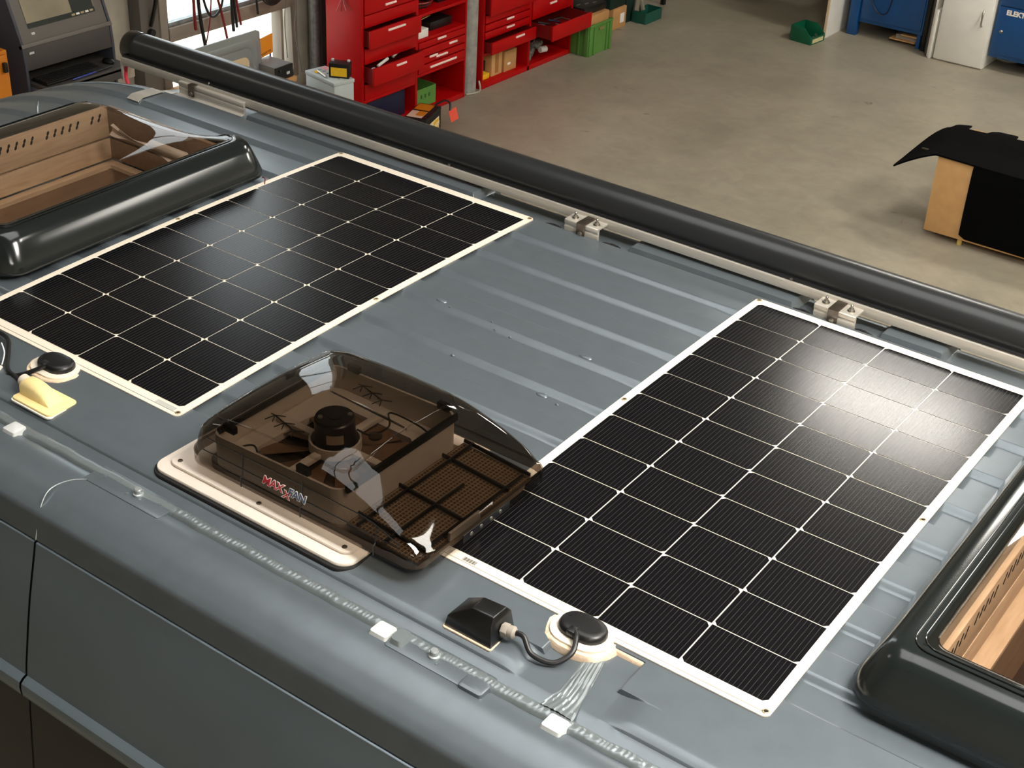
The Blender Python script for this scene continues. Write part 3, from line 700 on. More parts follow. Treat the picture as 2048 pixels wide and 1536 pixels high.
# ================================================================== skylights
def skylight(x0, x1, y0, y1, hole, label, wts, slots):
    t = thing('roof_skylight', label, 'skylight', ((x0+x1)/2, (y0+y1)/2, ZR-.01), 'roof skylights')
    g = lambda yy, xx=None: 1 - .62*smooth(y1-.16, y1-.01, yy)*(1 if xx is None else 1-smooth(x1-.26, x1-.10, xx))
    wl, wr, wn, wf = wts
    def ring(d, z, r): return [(a, b, z*g(b, a) if z > .02 else z) for a, b in rrs(x0+d*wl, x1-d*wr, y0+d*wn, y1-d*wf, r, 7, 14)]
    m = MB(); m.loft([ring(.014, -.006, .05), ring(0, .0, .06), ring(0, .010, .06), ring(.006, .032, .06), ring(.018, .068, .055), ring(.026, .084, .05), ring(.036, .0915, .045), ring(.062, .094, .03), ring(.068, .090, .025), ring(.070, .06, .02), ring(.070, .03, .02)], False, False)
    m.up(); build(m, 'outer_frame', ANTHRACITE, t, angle=50)
    m = MB(); m.loft([ring(.03, -.014, .05), ring(.03, .0, .05), ring(.07, .0, .03), ring(.07, -.014, .03)], False, False); m.up(); build(m, 'gasket', RUBBER, t)
    # two fine mouldings on the top of the frame
    for d in (.047, .055):
        q = ring(d, .0935, .035); q = [(a, b, c+.0006) for a, b, c in q]; m = MB(); m.tube(q+q[:1], .0011, 5, False); m.up(); build(m, 'frame_moulding', BLACKGLOSS, t)
    # crowned smoked dome
    P = []; nx, ny = 16, 30
    for i in range(nx+1):
        row = []
        for j in range(ny+1):
            u = -1+2*i/nx; v = -1+2*j/ny; xa, xb = x0+.058*wl, x1-.058*wr; ya, yb = y0+.058*wn, y1-.058*wf; x = (xa+xb)/2+u*(xb-xa)/2; yy = (ya+yb)/2 + v*(yb-ya)/2
            row.append((x, yy, .0935*g(min(yy, y1-.04), x) + .020*(1-u**4)*(1-v**6)))
        P.append(row)
    m = MB(); m.grid(P); m.up(); build(m, 'dome', DOME_TINT, t, solid=.003)
    # timber lined shaft
    hx0, hx1, hy0, hy1 = hole
    e = .002
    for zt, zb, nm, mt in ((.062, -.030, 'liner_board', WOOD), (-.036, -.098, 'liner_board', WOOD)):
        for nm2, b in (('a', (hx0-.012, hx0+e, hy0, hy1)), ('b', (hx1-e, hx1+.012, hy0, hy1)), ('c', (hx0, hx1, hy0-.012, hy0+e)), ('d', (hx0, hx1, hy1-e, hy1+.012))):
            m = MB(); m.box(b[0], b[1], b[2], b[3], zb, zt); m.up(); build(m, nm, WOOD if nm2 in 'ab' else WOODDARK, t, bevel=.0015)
    m = MB()
    a = rrect(hx0, hx1, hy0, hy1, .004, 2); b2 = rrect(hx0+.035, hx1-.035, hy0+.035, hy1-.035, .004, 2)
    m.loft([[(x, yy, -.104) for x, yy in a], [(x, yy, -.100) for x, yy in b2], [(x, yy, -.112) for x, yy in b2], [(x, yy, -.116) for x, yy in a]], False, False); m.up(); build(m, 'inner_ledge', WOOD, t)
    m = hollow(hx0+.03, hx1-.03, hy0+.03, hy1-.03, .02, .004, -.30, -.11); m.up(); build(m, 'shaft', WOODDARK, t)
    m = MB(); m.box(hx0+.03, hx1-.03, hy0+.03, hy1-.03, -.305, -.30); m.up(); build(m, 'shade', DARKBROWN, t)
    # row of vent slots in the top board
    first = None
    for k in range(slots):
        yy = hy0 + .03 + (hy1-hy0-.06)*k/(slots-1)
        if k % 6 == 5: continue
        for dz, dy in ((.0, 0), (-.011, -.005)):
            zc = .040 + dz
            if first is None:
                m = MB(); m.loft([[(hx0+e+h, yy+.0042*r*math.cos(q*PI/5)+ .002*math.sin(q*PI/5), zc+ZR+.0062*r*math.sin(q*PI/5)) for q in range(10)] for h, r in ((-.001, 1), (.0006, 1), (.0008, .8))], False, True)
                first = build(m, 'vent_slot', DARKGAP, t, origin=(hx0+e, yy, zc+ZR))
            else: copy_at(first, t, (hx0+e, yy+dy, zc+ZR))
    return t
sl = skylight(-.672, -.042, -1.105, -.232, HL, 'dark framed skylight with smoked dome at the cab end beside a solar panel', (.45, 1.45, 1.0, .8), 26)
sr = skylight(2.098, 2.76, -1.145, -.215, HR, 'dark glossy framed skylight cut off at the right beside a solar panel', (1.5, 1.0, 1.45, 1.0), 30)
# roller handle and crumpled bag inside the left skylight
hl = MB(); hl.tube([(-.40, -.345, .020), (-.26, -.345, .020)], .014, 12); hl.up(); build(hl, 'blind_roller', BEIGEPL, sl, bevel=.002)
P = []
for i in range(14):
    s = i/13; row = []
    for j in range(7):
        v = j/6; row.append((-.545 + .25*s, -.352 - .012*math.sin(5*s+2*v) - .006*math.sin(11*v+4*s), .045 - .035*v*(1-.5*s) - .035*s + .004*math.sin(9*s+7*v)))
    P.append(row)
m = MB(); m.grid(P); m.up(); build(m, 'plastic_film', mat('plastic_film', (226, 214, 204), .2), sl, solid=.0008)
m = MB(); m.tube(spline([(-.048, -.262, -.005), (-.02, -.28, .004), (0.0, -.30, -.004), (.02, -.29, -.004)], 5), .0016, 6); m.up(); build(m, 'loose_wire', CABLE_R, sl)

# ================================================================== cable entries
gl = thing('cable_entry', 'black faceted plastic cable entry box with grey gland on the roof', 'cable entry', (1.545, -1.36, ZR-.03))
m = MB(); z0 = -.0280
A = [(1.483, -1.392, z0), (1.583, -1.392, z0), (1.583, -1.322, z0), (1.483, -1.322, z0)]
vs = A + [(1.487, -1.387, z0+.022), (1.578, -1.386, z0+.043), (1.578, -1.328, z0+.043), (1.487, -1.327, z0+.022), (1.528, -1.374, z0+.051), (1.574, -1.374, z0+.054), (1.574, -1.338, z0+.054), (1.528, -1.338, z0+.051)]
m.add(vs, [(3,2,1,0), (0,1,5,4), (1,2,6,5), (2,3,7,6), (3,0,4,7), (4,5,9,8), (5,6,10,9), (6,7,11,10), (7,4,8,11), (8,9,10,11)]); m.up(); build(m, 'box', mat('entry_black', (14, 14, 14), .3, coat=.2), gl, bevel=.0025)
m = MB(); m.prism(rrect(1.481, 1.585, -1.395, -1.320, .006, 3), z0-.003, z0+.001); m.up(); build(m, 'sealant', SEALANT, gl, bevel=.001)
gax = Vector((.98, .12, .05)).normalized(); gc = Vector((1.581, -1.357, z0+.022))
m = MB(); m.lathe([(.0125, 0), (.0125, .012)], gc, gax, n=6); m.up(); build(m, 'gland_nut', mat('gland_grey', (150, 142, 132), .45), gl, bevel=.001)
m = MB(); m.lathe([(.0105, .012), (.0112, .014), (.0112, .022), (.0075, .026)], gc, gax, n=18); m.up(); build(m, 'gland_cap', mat('gland_grey', (150, 142, 132), .45), gl)
m = MB(); q = spline([gc+gax*.02, gc+gax*.04, (1.645, -1.362, -.022), (1.682, -1.352, -.028), (1.700, -1.325, -.016), (1.692, -1.300, -.004), (1.682, -1.288, -.004)], 8); m.tube(q, .0048, 10); m.up()
tag(build(m, 'panel_cable', CABLE_B, None), 'short black cable looping from the black entry box to a junction box', 'cable')
gl2 = thing('cable_entry', 'cream plastic cable entry hood on a square base plate', 'cable entry', (.395, -1.35, ZR-.035))
m = MB(); m.prism(rrect(.345, .465, -1.400, -1.324, .010, 5), -.0290, -.0215); m.up(); build(m, 'base_plate', CREAMPL, gl2, bevel=.002)
m = MB(); m.prism(rrect(.343, .467, -1.403, -1.322, .011, 5), -.0300, -.0265); m.up(); build(m, 'sealant_edge', WHITE, gl2)
rings = []
for x, h in ((.351, .028), (.358, .0325), (.378, .0335), (.398, .031), (.416, .024), (.431, .014), (.441, .004), (.443, .001)):
    w2 = .0185; zz = -.022
    rings.append([(x, -1.362-w2*1.05, zz), (x, -1.362-w2, zz+h*.7), (x, -1.362-w2*.75, zz+h*.93), (x, -1.362-w2*.4, zz+h), (x, -1.362+w2*.4, zz+h), (x, -1.362+w2*.75, zz+h*.93), (x, -1.362+w2, zz+h*.7), (x, -1.362+w2*1.05, zz)])
m = MB(); m.loft(rings); m.up(); build(m, 'hood', CREAMPL, gl2, angle=50)
m = MB(); m.lathe([(.0135, 0), (.0135, .016), (.010, .019)], (.352, -1.360, -.0055), (-1, .1, .1), n=18); m.up(); build(m, 'gland_cap', mat('gland_white', (214, 200, 184), .5), gl2)
for i, pts in enumerate(([(.322, -1.292, -.004), (.312, -1.305, -.012), (.285, -1.33, -.025), (.245, -1.35, -.032), (.20, -1.345, -.030), (.15, -1.315, -.028), (.08, -1.28, -.03)],
                         [(.322, -1.350, -.015), (.285, -1.342, -.024), (.25, -1.335, -.02), (.21, -1.30, -.010), (.17, -1.27, -.006), (.12, -1.26, -.01), (.06, -1.27, -.02)])):
    m = MB(); m.tube(spline(pts, 8), .0050, 10); m.up()
    tag(build(m, 'panel_cable', CABLE_B, None), ['black cable from the left junction box running off the left edge', 'black cable leaving the cream entry hood towards the left edge'][i], 'cable')
m = MB(); m.lathe([(.009, -.004), (.0095, 0), (.009, .004)], (.232, -1.343, -.026), (1, .4, .1), n=14); m.tube(spline([(.232, -1.335, -.018), (.222, -1.318, .0), (.205, -1.31, .015)], 5), .0014, 6); m.up()
tag(build(m, 'cable_tie', WHITE, None), 'white cable tie round the two black cables at the left edge', 'cable tie')

# ================================================================== awning and brackets
aw = thing('awning', 'long anthracite awning cassette along the far edge of the van roof', 'awning', (.7, .15, ZR))
AX0, AX1 = -1.045, 3.3
ay, az, ar = .150, .043, .0505
prof = []
for k in range(30):
    a = math.radians(-150 + 330*k/29*1.0) if False else 2*PI*k/30
    r = ar
    yy = ay + r*math.cos(a); zz = az + r*math.sin(a)
    if zz < az-.036: zz = az-.036
    prof.append((yy, zz))
m = MB(); m.loft([[(x, a, b) for a, b in prof] for x in (AX0+.055, AX1)]); m.up(); build(m, 'cassette', AWNING, aw, angle=40)
m = MB(); rings = []
for x, s in ((AX0+.055, 1.02), (AX0+.010, 1.02), (AX0+.003, .97), (AX0, .85)): rings.append([(x, ay+(a-ay)*s, az+(b-az)*s) for a, b in prof])
m.loft(rings); m.up(); build(m, 'end_cap', BLACKGLOSS, aw, angle=50)
m = MB(); m.loft([[(AX0+.054, ay+(a-ay)*1.03, az+(b-az)*1.03) for a, b in prof], [(AX0+.058, ay+(a-ay)*1.03, az+(b-az)*1.03) for a, b in prof]]); m.up(); build(m, 'cap_joint', DARKGAP, aw)
m = MB(); pr = [(.079, .003), (.140, .001), (.140, .008), (.092, .010), (.092, .026), (.080, .0265)]
m.loft([[(x, a, b) for a, b in pr] for x in (AX0+.03, AX1)]); m.up(); build(m, 'mounting_rail', ALU, aw, bevel=.0012)
m = MB(); m.box(AX0+.03, AX1, .0875, .106, .026, .033); m.up(); build(m, 'lower_lip', BLACKPLASTIC, aw, bevel=.002)
for x in (.335, 1.39):
    m = MB(); m.lathe([(.0038, 0), (.0034, .003)], (x, .0815, .0335), (0, -1, .3), n=10); m.up(); build(m, 'screw', STEEL, aw)
m = MB(); m.box(AX0+.02, AX0+.028, .085, .135, -.052, .012); m.up(); build(m, 'end_bracket', ALU, aw, bevel=.001)
m = MB(); m.tube(spline([(AX0+.03, .10, -.01), (AX0+.03, .095, -.04), (AX0+.05, .09, -.075)], 5), .006, 8); m.up(); build(m, 'red_tab', REDPRINT, aw)
def bracket(x0, x1, xs_, label, bolts, yb=.028):
    t = thing('awning_bracket', label, 'bracket', ((x0+x1)/2, .05, ZR-.02), 'awning brackets')
    zb = -.024
    prb = [(yb, zb), (yb+.004, zb+.003), (yb+.010, zb+.004), (yb+.012, zb+.012), (yb+.010, zb+.022), (yb+.012, zb+.024), (yb+.012, zb+.028), (yb+.010, zb+.030), (yb+.010, zb+.040), (yb+.013, zb+.042), (yb+.062, zb+.042), (yb+.062, zb+.036), (yb+.020, zb+.036), (yb+.020, zb)]
    m = MB(); m.loft([[(x, a, b) for a, b in prb] for x in (x0, x1)]); m.up(); build(m, 'rail_piece', ALU, t, bevel=.0006, seg=1)
    m = MB(); m.box(x0, x1, yb+.0115, yb+.0125, zb+.0145, zb+.0205); m.up(); build(m, 'slot', DARKSTEEL, t)
    m = MB(); m.box(xs_-.013, xs_+.013, yb+.003, yb+.058, zb+.043, zb+.046); m.box(xs_-.013, xs_+.013, yb+.003, yb+.006, zb+.008, zb+.043); m.up(); c_ = build(m, 'clamp', DARKSTEEL, t, bevel=.0008)
    m = MB(); m.lathe([(.0065, 0), (.006, .003), (.003, .0045)], (xs_, yb+.003, zb+.017), (0, -1, .1), n=14); m.up(); build(m, 'clamp_screw', STEEL, c_)
    for bx in bolts:
        m = MB(); m.lathe([(.0095, 0), (.0095, .0016), (.0062, .0018), (.0062, .007), (.0035, .0072), (.0035, .016), (.002, .018)], (bx, yb+.032, zb+.042), n=14); m.up(); build(m, 'bolt', STEEL, t)
    return t
bracket(-.735, -.452, -.672, 'long aluminium awning bracket near the end cap of the awning', (-.62,), .058)
bracket(.758, .862, .813, 'short aluminium awning bracket at the far corner of the left solar panel', (.778, .845), .022)
bracket(1.478, 1.584, 1.530, 'short aluminium awning bracket beside the far corner of the right solar panel', (1.498, 1.563), .022)
for x0, s in ((.715, 1), (.90, 2), (1.445, 3), (1.60, 4)):
    m = MB(); ps = [(x0+.03*math.cos(k*PI/7)*(1+.3*math.sin(k*3+s)), .042+.011*math.sin(k*PI/7)) for k in range(14)]
    m.loft([[(x, yy, -.028) for x, yy in ps], [(x, yy, -.021) for x, yy in ps], [((x-x0)*.6+x0, yy, -.018) for x, yy in ps]]); m.up(); build(m, 'black_sealant', mat('black_sealant', (28, 29, 30), .25, bump=.8, bscale=60), van)

# ================================================================== red tool cabinets
XF = -4.42
def drawer(t, y0, y1, z0, z1, out, hy0=None, hy1=None, hz=None, hmat=HANDLE, deep=.30):
    """drawer front, sides when pulled out, pale pull handle"""
    xf = XF + out
    fr = build(MB().box(xf-.012, xf+.006, y0+.006, y1-.006, z0+.004, z1-.004), 'drawer', RED, t, bevel=.003)
    if out > .02:
        m = MB(); m.box(xf-deep, xf-.012, y0+.016, y0+.022, z0+.012, z1-.012); m.box(xf-deep, xf-.012, y1-.022, y1-.016, z0+.012, z1-.012); m.box(xf-deep, xf-.012, y0+.022, y1-.022, z0+.010, z0+.014)
        build(m, 'drawer_tray', DARKRED, fr)
    if hy0 is not None: build(MB().box(xf+.004, xf+.016, hy0, hy1, hz-.009, hz+.009), 'handle', hmat, fr, bevel=.005, seg=3)
    return fr
def cabinet(y0, ys, y1, xb, label, top=1.95):
    t = thing('tool_cabinet', label, 'cabinet', ((XF+xb)/2, (y0+y1)/2, 0), 'red tool cabinets')
    for a, b in ((y0, y0+.022), (ys-.015, ys+.015), (y1-.022, y1)):
        build(MB().box(xb, XF, a, b, 0, top), 'side_panel', RED, t, bevel=.003)
    build(MB().box(xb, xb+.008, y0+.022, y1-.022, 0, top), 'back_panel', DARKRED, t)
    build(MB().box(xb+.008, XF, y0+.022, y1-.022, 0, .045), 'plinth', RED, t, bevel=.003)
    build(MB().box(xb, XF, y0, y1, top, top+.02), 'top_panel', RED, t, bevel=.003)
    return t
def shelf(t, y0, y1, z, xb): build(MB().box(xb+.008, XF, y0+.002, y1-.002, z-.012, z+.012), 'shelf', RED, t, bevel=.003)
ca = cabinet(5.14, 5.795, 6.44, -4.78, 'tall red drawer cabinet left of the concrete column')
L0, L1, R0, R1 = 5.162, 5.780, 5.810, 6.418
drawer(ca, L0, L1, .965, 1.16, 0, 5.40, 5.53, 1.005)
drawer(ca, L0, L1, .865, .965, 0)
drawer(ca, L0, L1, .715, .862, .055, 5.37, 5.575, .828)
drawer(ca, L0, L1, .585, .712, 0)
drawer(ca, L0, L1, .435, .582, .09, 5.43, 5.55, .545)
drawer(ca, L0, L1, .300, .432, 0)
drawer(ca, L0, L1, 1.16, 1.36, 0, 5.40, 5.53, 1.30); drawer(ca, L0, L1, 1.36, 1.6, 0); drawer(ca, L0, L1, 1.6, 1.95, 0)
shelf(ca, 5.162, 5.780, .290, -4.78)
shelf(ca, R0, R1, .820, -4.78); shelf(ca, R0, R1, .618, -4.78); shelf(ca, R0, R1, .335, -4.78); shelf(ca, R0, R1, 1.1, -4.78)
drawer(ca, R0, R1, .548, .606, 0, 6.045, 6.155, .592)
drawer(ca, R0, R1, .478, .546, 0, 6.20, 6.305, .520); drawer(ca, R0, R1, .418, .476, 0, 5.945, 6.05, .468)
build(MB().box(XF+.004, XF+.016, 6.03, 6.18, .441, .459), 'handle', HANDLE, ca, bevel=.005)
drawer(ca, R0, R1, .348, .416, 0, 5.955, 6.30, .380)
drawer(ca, R0, R1, 1.12, 1.5, 0); drawer(ca, R0, R1, 1.5, 1.95, 0)
cb = cabinet(6.668, 7.356, 8.022, -4.78, 'red drawer cabinet right of the concrete column with a drawer pulled far out')
BL0, BL1, BR0, BR1 = 6.69, 7.341, 7.371, 8.0
drawer(cb, BL0, BL1, .635, .80, .05, 7.04, 7.13, .735); drawer(cb, BL0, BL1, .560, .633, 0); drawer(cb, BL0, BL1, .495, .558, 0, 6.985, 7.09, .545)
drawer(cb, BL0, BL1, .425, .493, 0, 6.99, 7.10, .472); drawer(cb, BL0, BL1, .310, .422, .075, 7.03, 7.155, .395)
drawer(cb, BL0, BL1, .80, 1.0, 0); drawer(cb, BL0, BL1, 1.0, 1.3, 0); drawer(cb, BL0, BL1, 1.3, 1.95, 0)
shelf(cb, BL0, BL1, .298, -4.78)
drawer(cb, BR0, BR1, .445, .62, 0, 7.63, 7.735, .545); bigd = drawer(cb, BR0, BR1, .300, .440, .22, deep=.45)
drawer(cb, BR0, BR1, .62, .85, 0); drawer(cb, BR0, BR1, .85, 1.2, 0); drawer(cb, BR0, BR1, 1.2, 1.95, 0)
shelf(cb, BR0, BR1, .285, -4.78)
# things in the cabinets
def cbox(x0, x1, y0, y1, z0, z1, name, material, label, cat, group=None, bevel=.003, tape=None):
    t = thing(name, label, cat, ((x0+x1)/2, (y0+y1)/2, z0), group)
    build(MB().box(x0, x1, y0, y1, z0, z1), 'body', material, t, bevel=bevel)
    if tape: build(MB().box(x1-.0005, x1+.0012, (y0+y1)/2-tape/2, (y0+y1)/2+tape/2, z0+.02, z1-.02), 'tape', tape_m, t)
    return t
tape_m = mat('brown_tape', (170, 116, 62), .5)
cbox(-4.70, -4.48, 6.89, 7.04, .045, .272, 'cardboard_box', CARD2, 'tall upright cardboard box in the bottom of the right red cabinet', 'box', tape=.05)
cbox(-4.70, -4.47, 7.06, 7.24, .045, .225, 'cardboard_box', CARD, 'smaller cardboard box with white label in the bottom of the right red cabinet', 'box')
m = MB(); m.box(-4.4705, -4.468, 7.11, 7.15, .10, .12); tag(build(m, 'address_label', WHITE, None), 'small white label stuck on the smaller cardboard box in the red cabinet', 'label')
cbox(-4.68, -4.48, 6.70, 6.86, .045, .09, 'yellow_box', YELLOW, 'flat yellow and black carton at the left end of the right red cabinet', 'box')
cbox(-4.72, -4.54, 6.72, 6.88, .092, .18, 'black_case', BLACKPLASTIC, 'black case standing behind the flat yellow carton', 'case')
# clear plastic bags
for k, (x, yy, z, s) in enumerate(((-4.55, 7.50, .10, .09), (-4.52, 7.60, .16, .07), (-4.50, 7.43, .075, .05))):
    m = MB(); rings = []
    for i in range(8):
        a = PI*i/7; rings.append([(x + s*.8*math.sin(a)*math.cos(q*PI/6)*(1+.25*math.sin(q*2.1+i+k)), yy + s*math.sin(a)*math.sin(q*PI/6)*(1+.2*math.sin(q*1.7+k)), max(.05, z - s*.6*math.cos(a) + .012*math.sin(q*3+i))) for q in range(12)])
    m.loft(rings); tag(build(m, 'plastic_bag', mat('clear_bag', (120, 124, 120), .15, coat=.5, var=.4, vscale=40), None, angle=70), ['crumpled clear plastic bag of parts at the left of the lower right shelf', 'larger plastic bag with a white roll on the lower right shelf', 'small plastic bag at the front left of the lower right shelf'][k], 'bag', 'bags of parts in the red cabinet')
m = MB(); m.lathe([(.028, 0), (.028, .07), (.012, .07)], (-4.47, 7.60, .12), (.25, 1, 0), n=18); tag(build(m, 'white_roll', WHITE, None), 'short white roll among the plastic bags in the red cabinet', 'roll')
# tools in the far pulled drawer
for k in range(7):
    a = rnd.uniform(0, PI); p = Vector((-4.34 + rnd.uniform(-.1, .08), 7.45 + k*.06, .38)); d = Vector((math.cos(a)*.05, math.sin(a)*.05, rnd.uniform(-.01, .01)))
    m = MB(); m.tube([p-d, p, p+d], [.010, .006, .012], 8)
    tag(build(m, 'hand_tool', [STEEL, NAVY, BLACKPLASTIC][k % 3], None), ['bright steel hand tool lying in the far pulled out red drawer', 'dark blue handled tool lying in the far pulled out red drawer', 'black tool lying in the far pulled out red drawer'][k % 3], 'tool', 'tools in the pulled out drawer')
# left cabinet contents
cbox(-4.55, -4.43, 5.83, 5.95, .632, .70, 'small_box', OFFWHITE, 'small white carton on the middle shelf of the left red cabinet', 'box')
t = thing('cardboard_box', 'open torn cardboard carton behind the small white carton', 'box', (-4.6, 5.92, .632))
build(MB().box(-4.74, -4.56, 5.85, 6.0, .632, .76), 'body', CARD, t, bevel=.002)
m = MB(); m.add([(-4.56, 5.85, .76), (-4.56, 6.0, .76), (-4.47, 6.02, .775), (-4.46, 5.88, .765), (-4.56, 5.85, .764), (-4.56, 6.0, .764), (-4.47, 6.02, .779), (-4.46, 5.88, .769)], [(0,1,2,3), (7,6,5,4), (0,4,5,1), (1,5,6,2), (2,6,7,3), (3,7,4,0)]); build(m, 'flap', CARD2, t)
cbox(-4.74, -4.5, 6.06, 6.34, .632, .70, 'black_case', BLACKPLASTIC, 'flat black case at the right of the middle shelf of the left cabinet', 'case')
t = thing('cable_coil', 'coiled dark cable on the upper shelf of the left red cabinet', 'cable', (-4.6, 6.0, .832))
for k in range(4):
    m = MB(); m.tube([(-4.6+(.10+.008*k)*math.cos(a*PI/12), 6.0+(.12+.006*k)*math.sin(a*PI/12), .845+.012*k) for a in range(25)], .008, 6); build(m, 'turn', CABLE_R if k % 2 else CABLE_B, t)
cbox(-4.70, -4.52, 6.18, 6.36, .832, .93, 'black_case', BLACKPLASTIC, 'black case beside the coiled cable on the upper shelf', 'case')
t = thing('green_bin', 'bright green plastic bin in the bottom of the left red cabinet', 'bin', (-4.6, 5.95, .045))
m = hollow(-4.74, -4.45, 5.83, 6.09, .01, .006, .05, .20); build(m, 'body', GREEN, t, bevel=.001, seg=1)
build(MB().box(-4.738, -4.452, 5.832, 6.088, .046, .052), 'bottom', GREEN, t)
for k in range(3): build(MB().box(-4.452, -4.447, 5.89+.05*k, 5.905+.05*k, .12, .15), 'molded_mark', mat('green_dark', (50, 92, 36), .6), t)
cbox(-4.75, -4.46, 5.22, 5.70, .045, .255, 'navy_case', NAVY, 'dark navy case filling the bottom left of the left red cabinet', 'case')
for k, (p0, p1, r, mt, lb) in enumerate((((-4.40, 5.30, .555), (-4.42, 5.44, .575), .012, WHITE, 'white tube sticking out of the lower pulled out red drawer'),
        ((-4.42, 5.50, .575), (-4.47, 5.68, .60), .012, mat('pale_tube', (190, 172, 160), .4), 'pale tube lying across the lower pulled out red drawer'),
        ((-4.36, 5.19, .56), (-4.36, 5.215, .56), .016, LUG, 'grey knob at the left end of the lower pulled out red drawer'))):
    m = MB(); m.tube([p0, p1], r, 10); tag(build(m, 'tube', mt, None, bevel=.002), lb, 'tube')
# car battery on the floor with printed labels
bt = thing('car_battery', 'black car battery with orange and white labels in front of the red cabinet', 'battery', (-4.13, 5.55, 0))
BR = Matrix.Rotation(math.radians(18), 3, 'Z')
def brot(p): v = BR @ Vector(p); return Vector((-4.13, 5.52, 0)) + v
def bbox(x0, x1, y0, y1, z0, z1):
    m = MB(); m.box(x0, x1, y0, y1, z0, z1); m.v = [brot(p) for p in m.v]; return m
build(bbox(-.09, .09, -.17, .17, 0, .17), 'case', BLACKPLASTIC, bt, bevel=.004)
build(bbox(-.092, .092, -.173, .173, .17, .20), 'top_cover', BLACKPLASTIC, bt, bevel=.006)
for s in (-1, 1): build(bbox(.055, .085, s*.14-.02, s*.14+.02, .172, .205), 'terminal_cap', BLACKGLOSS, bt, bevel=.004)
build(bbox(-.08, .045, -.15, -.01, .2005, .203), 'top_label', mat('pink_label', (214, 178, 158), .5), bt)
build(bbox(-.02, .045, -.11, -.01, .203, .2042), 'top_print', ORANGEDK, bt); build(bbox(-.08, .045, .02, .15, .2005, .203), 'top_label', ORANGEDK, bt)
fl2 = build(bbox(.0905, .0925, -.10, .12, .03, .135), 'front_label', mat('cream_label', (246, 226, 180), .4), bt)
build(bbox(.0925, .0932, .0, .11, .04, .125), 'front_print', YELLOW, bt)
Mx = frame(brot((.0935, .02, .065)), BR @ Vector((0, 1, 0)), (0, 0, 1)); text('AGM', .05, Mx, 'lettering', WHITE, bt, .0005)
m = MB(); m.add([(-4.03, 5.72, .17), (-4.02, 5.80, .19), (-3.99, 5.80, .10), (-4.0, 5.72, .085), (-4.032, 5.721, .17), (-4.022, 5.801, .19), (-3.992, 5.801, .10), (-4.002, 5.721, .085)], [(0,1,2,3), (7,6,5,4), (0,4,5,1), (1,5,6,2), (2,6,7,3), (3,7,4,0)])
tg = tag(build(m, 'warning_tag', REDTAG, None), 'orange red printed tag hanging at the right end of the black car battery', 'tag')
m = MB(); m.tube(spline([(-4.12, 5.66, .215), (-4.07, 5.72, .25), (-4.05, 5.76, .22), (-4.03, 5.74, .17)], 6), .008, 8); tag(build(m, 'battery_lead', BLACKPLASTIC, None), 'short black lead on the terminal of the black car battery', 'cable')

# grey battery on a low stand, small black battery on it
RB = Matrix.Rotation(math.radians(-11), 3, 'Z'); gb0 = Vector((-4.44, 4.80, 0))
def gbx(x0, x1, y0, y1, z0, z1):
    m = MB(); m.box(x0, x1, y0, y1, z0, z1); m.v = [gb0 + RB @ p for p in m.v]; return m
st = thing('battery_stand', 'low wooden stand under the large grey battery', 'stand', gb0)
build(gbx(-.19, .22, -.11, .12, .35, .385), 'board', CARD, st, bevel=.003)
for sx in (-.17, .19):
    for sy in (-.09, .10): build(gbx(sx-.02, sx+.02, sy-.02, sy+.02, 0, .35), 'leg', CARD, st)
gbt = thing('leisure_battery', 'large light grey battery beside the red cabinet', 'battery', (gb0.x, gb0.y, .385))
build(gbx(-.175, .175, -.09, .09, .385, .575), 'case', GREYBAT, gbt, bevel=.004); build(gbx(-.18, .18, -.095, .095, .575, .605), 'lid', GREYBAT, gbt, bevel=.006)
for k in range(6): build(gbx(-.14+.05*k, -.115+.05*k, -.01, .02, .6045, .609), 'vent_plug', mat('plug_grey', (150, 156, 156), .5), gbt, bevel=.002)
build(gbx(-.16, -.09, .03, .08, .605, .6062), 'label', mat('pink_red_label', (214, 150, 150), .5), gbt); build(gbx(-.10, -.07, -.07, -.045, .605, .618), 'terminal', YELLOW, gbt, bevel=.004)
m = MB(); m.tube([gb0 + RB @ Vector(p) for p in ((-.08, -.05, .622), (.0, -.06, .618), (.06, -.075, .618))], [.007, .010, .008], 8); tag(build(m, 'screwdriver', STEEL, None), 'grey screwdriver lying on the large grey battery', 'tool')
sb0 = Vector((-4.352, 4.82, 0)); RS = Matrix.Rotation(math.radians(28), 3, 'Z')
def sbx(x0, x1, y0, y1, z0, z1):
    m = MB(); m.box(x0, x1, y0, y1, z0, z1); m.v = [sb0 + RS @ p for p in m.v]; return m
sb = thing('small_battery', 'small black battery with yellow label standing on the large grey battery', 'battery', (sb0.x, sb0.y, .606))
build(sbx(-.075, .075, -.045, .045, .606, .695), 'case', BLACKPLASTIC, sb, bevel=.003); build(sbx(-.077, .077, -.047, .047, .695, .716), 'lid', BLACKPLASTIC, sb, bevel=.004)
build(sbx(-.06, .06, -.0475, -.0455, .62, .685), 'label', YELLOW, sb)
for s in (-.06, .06): build(sbx(s-.01, s+.01, .01, .03, .715, .73), 'terminal', LUG, sb, bevel=.002)

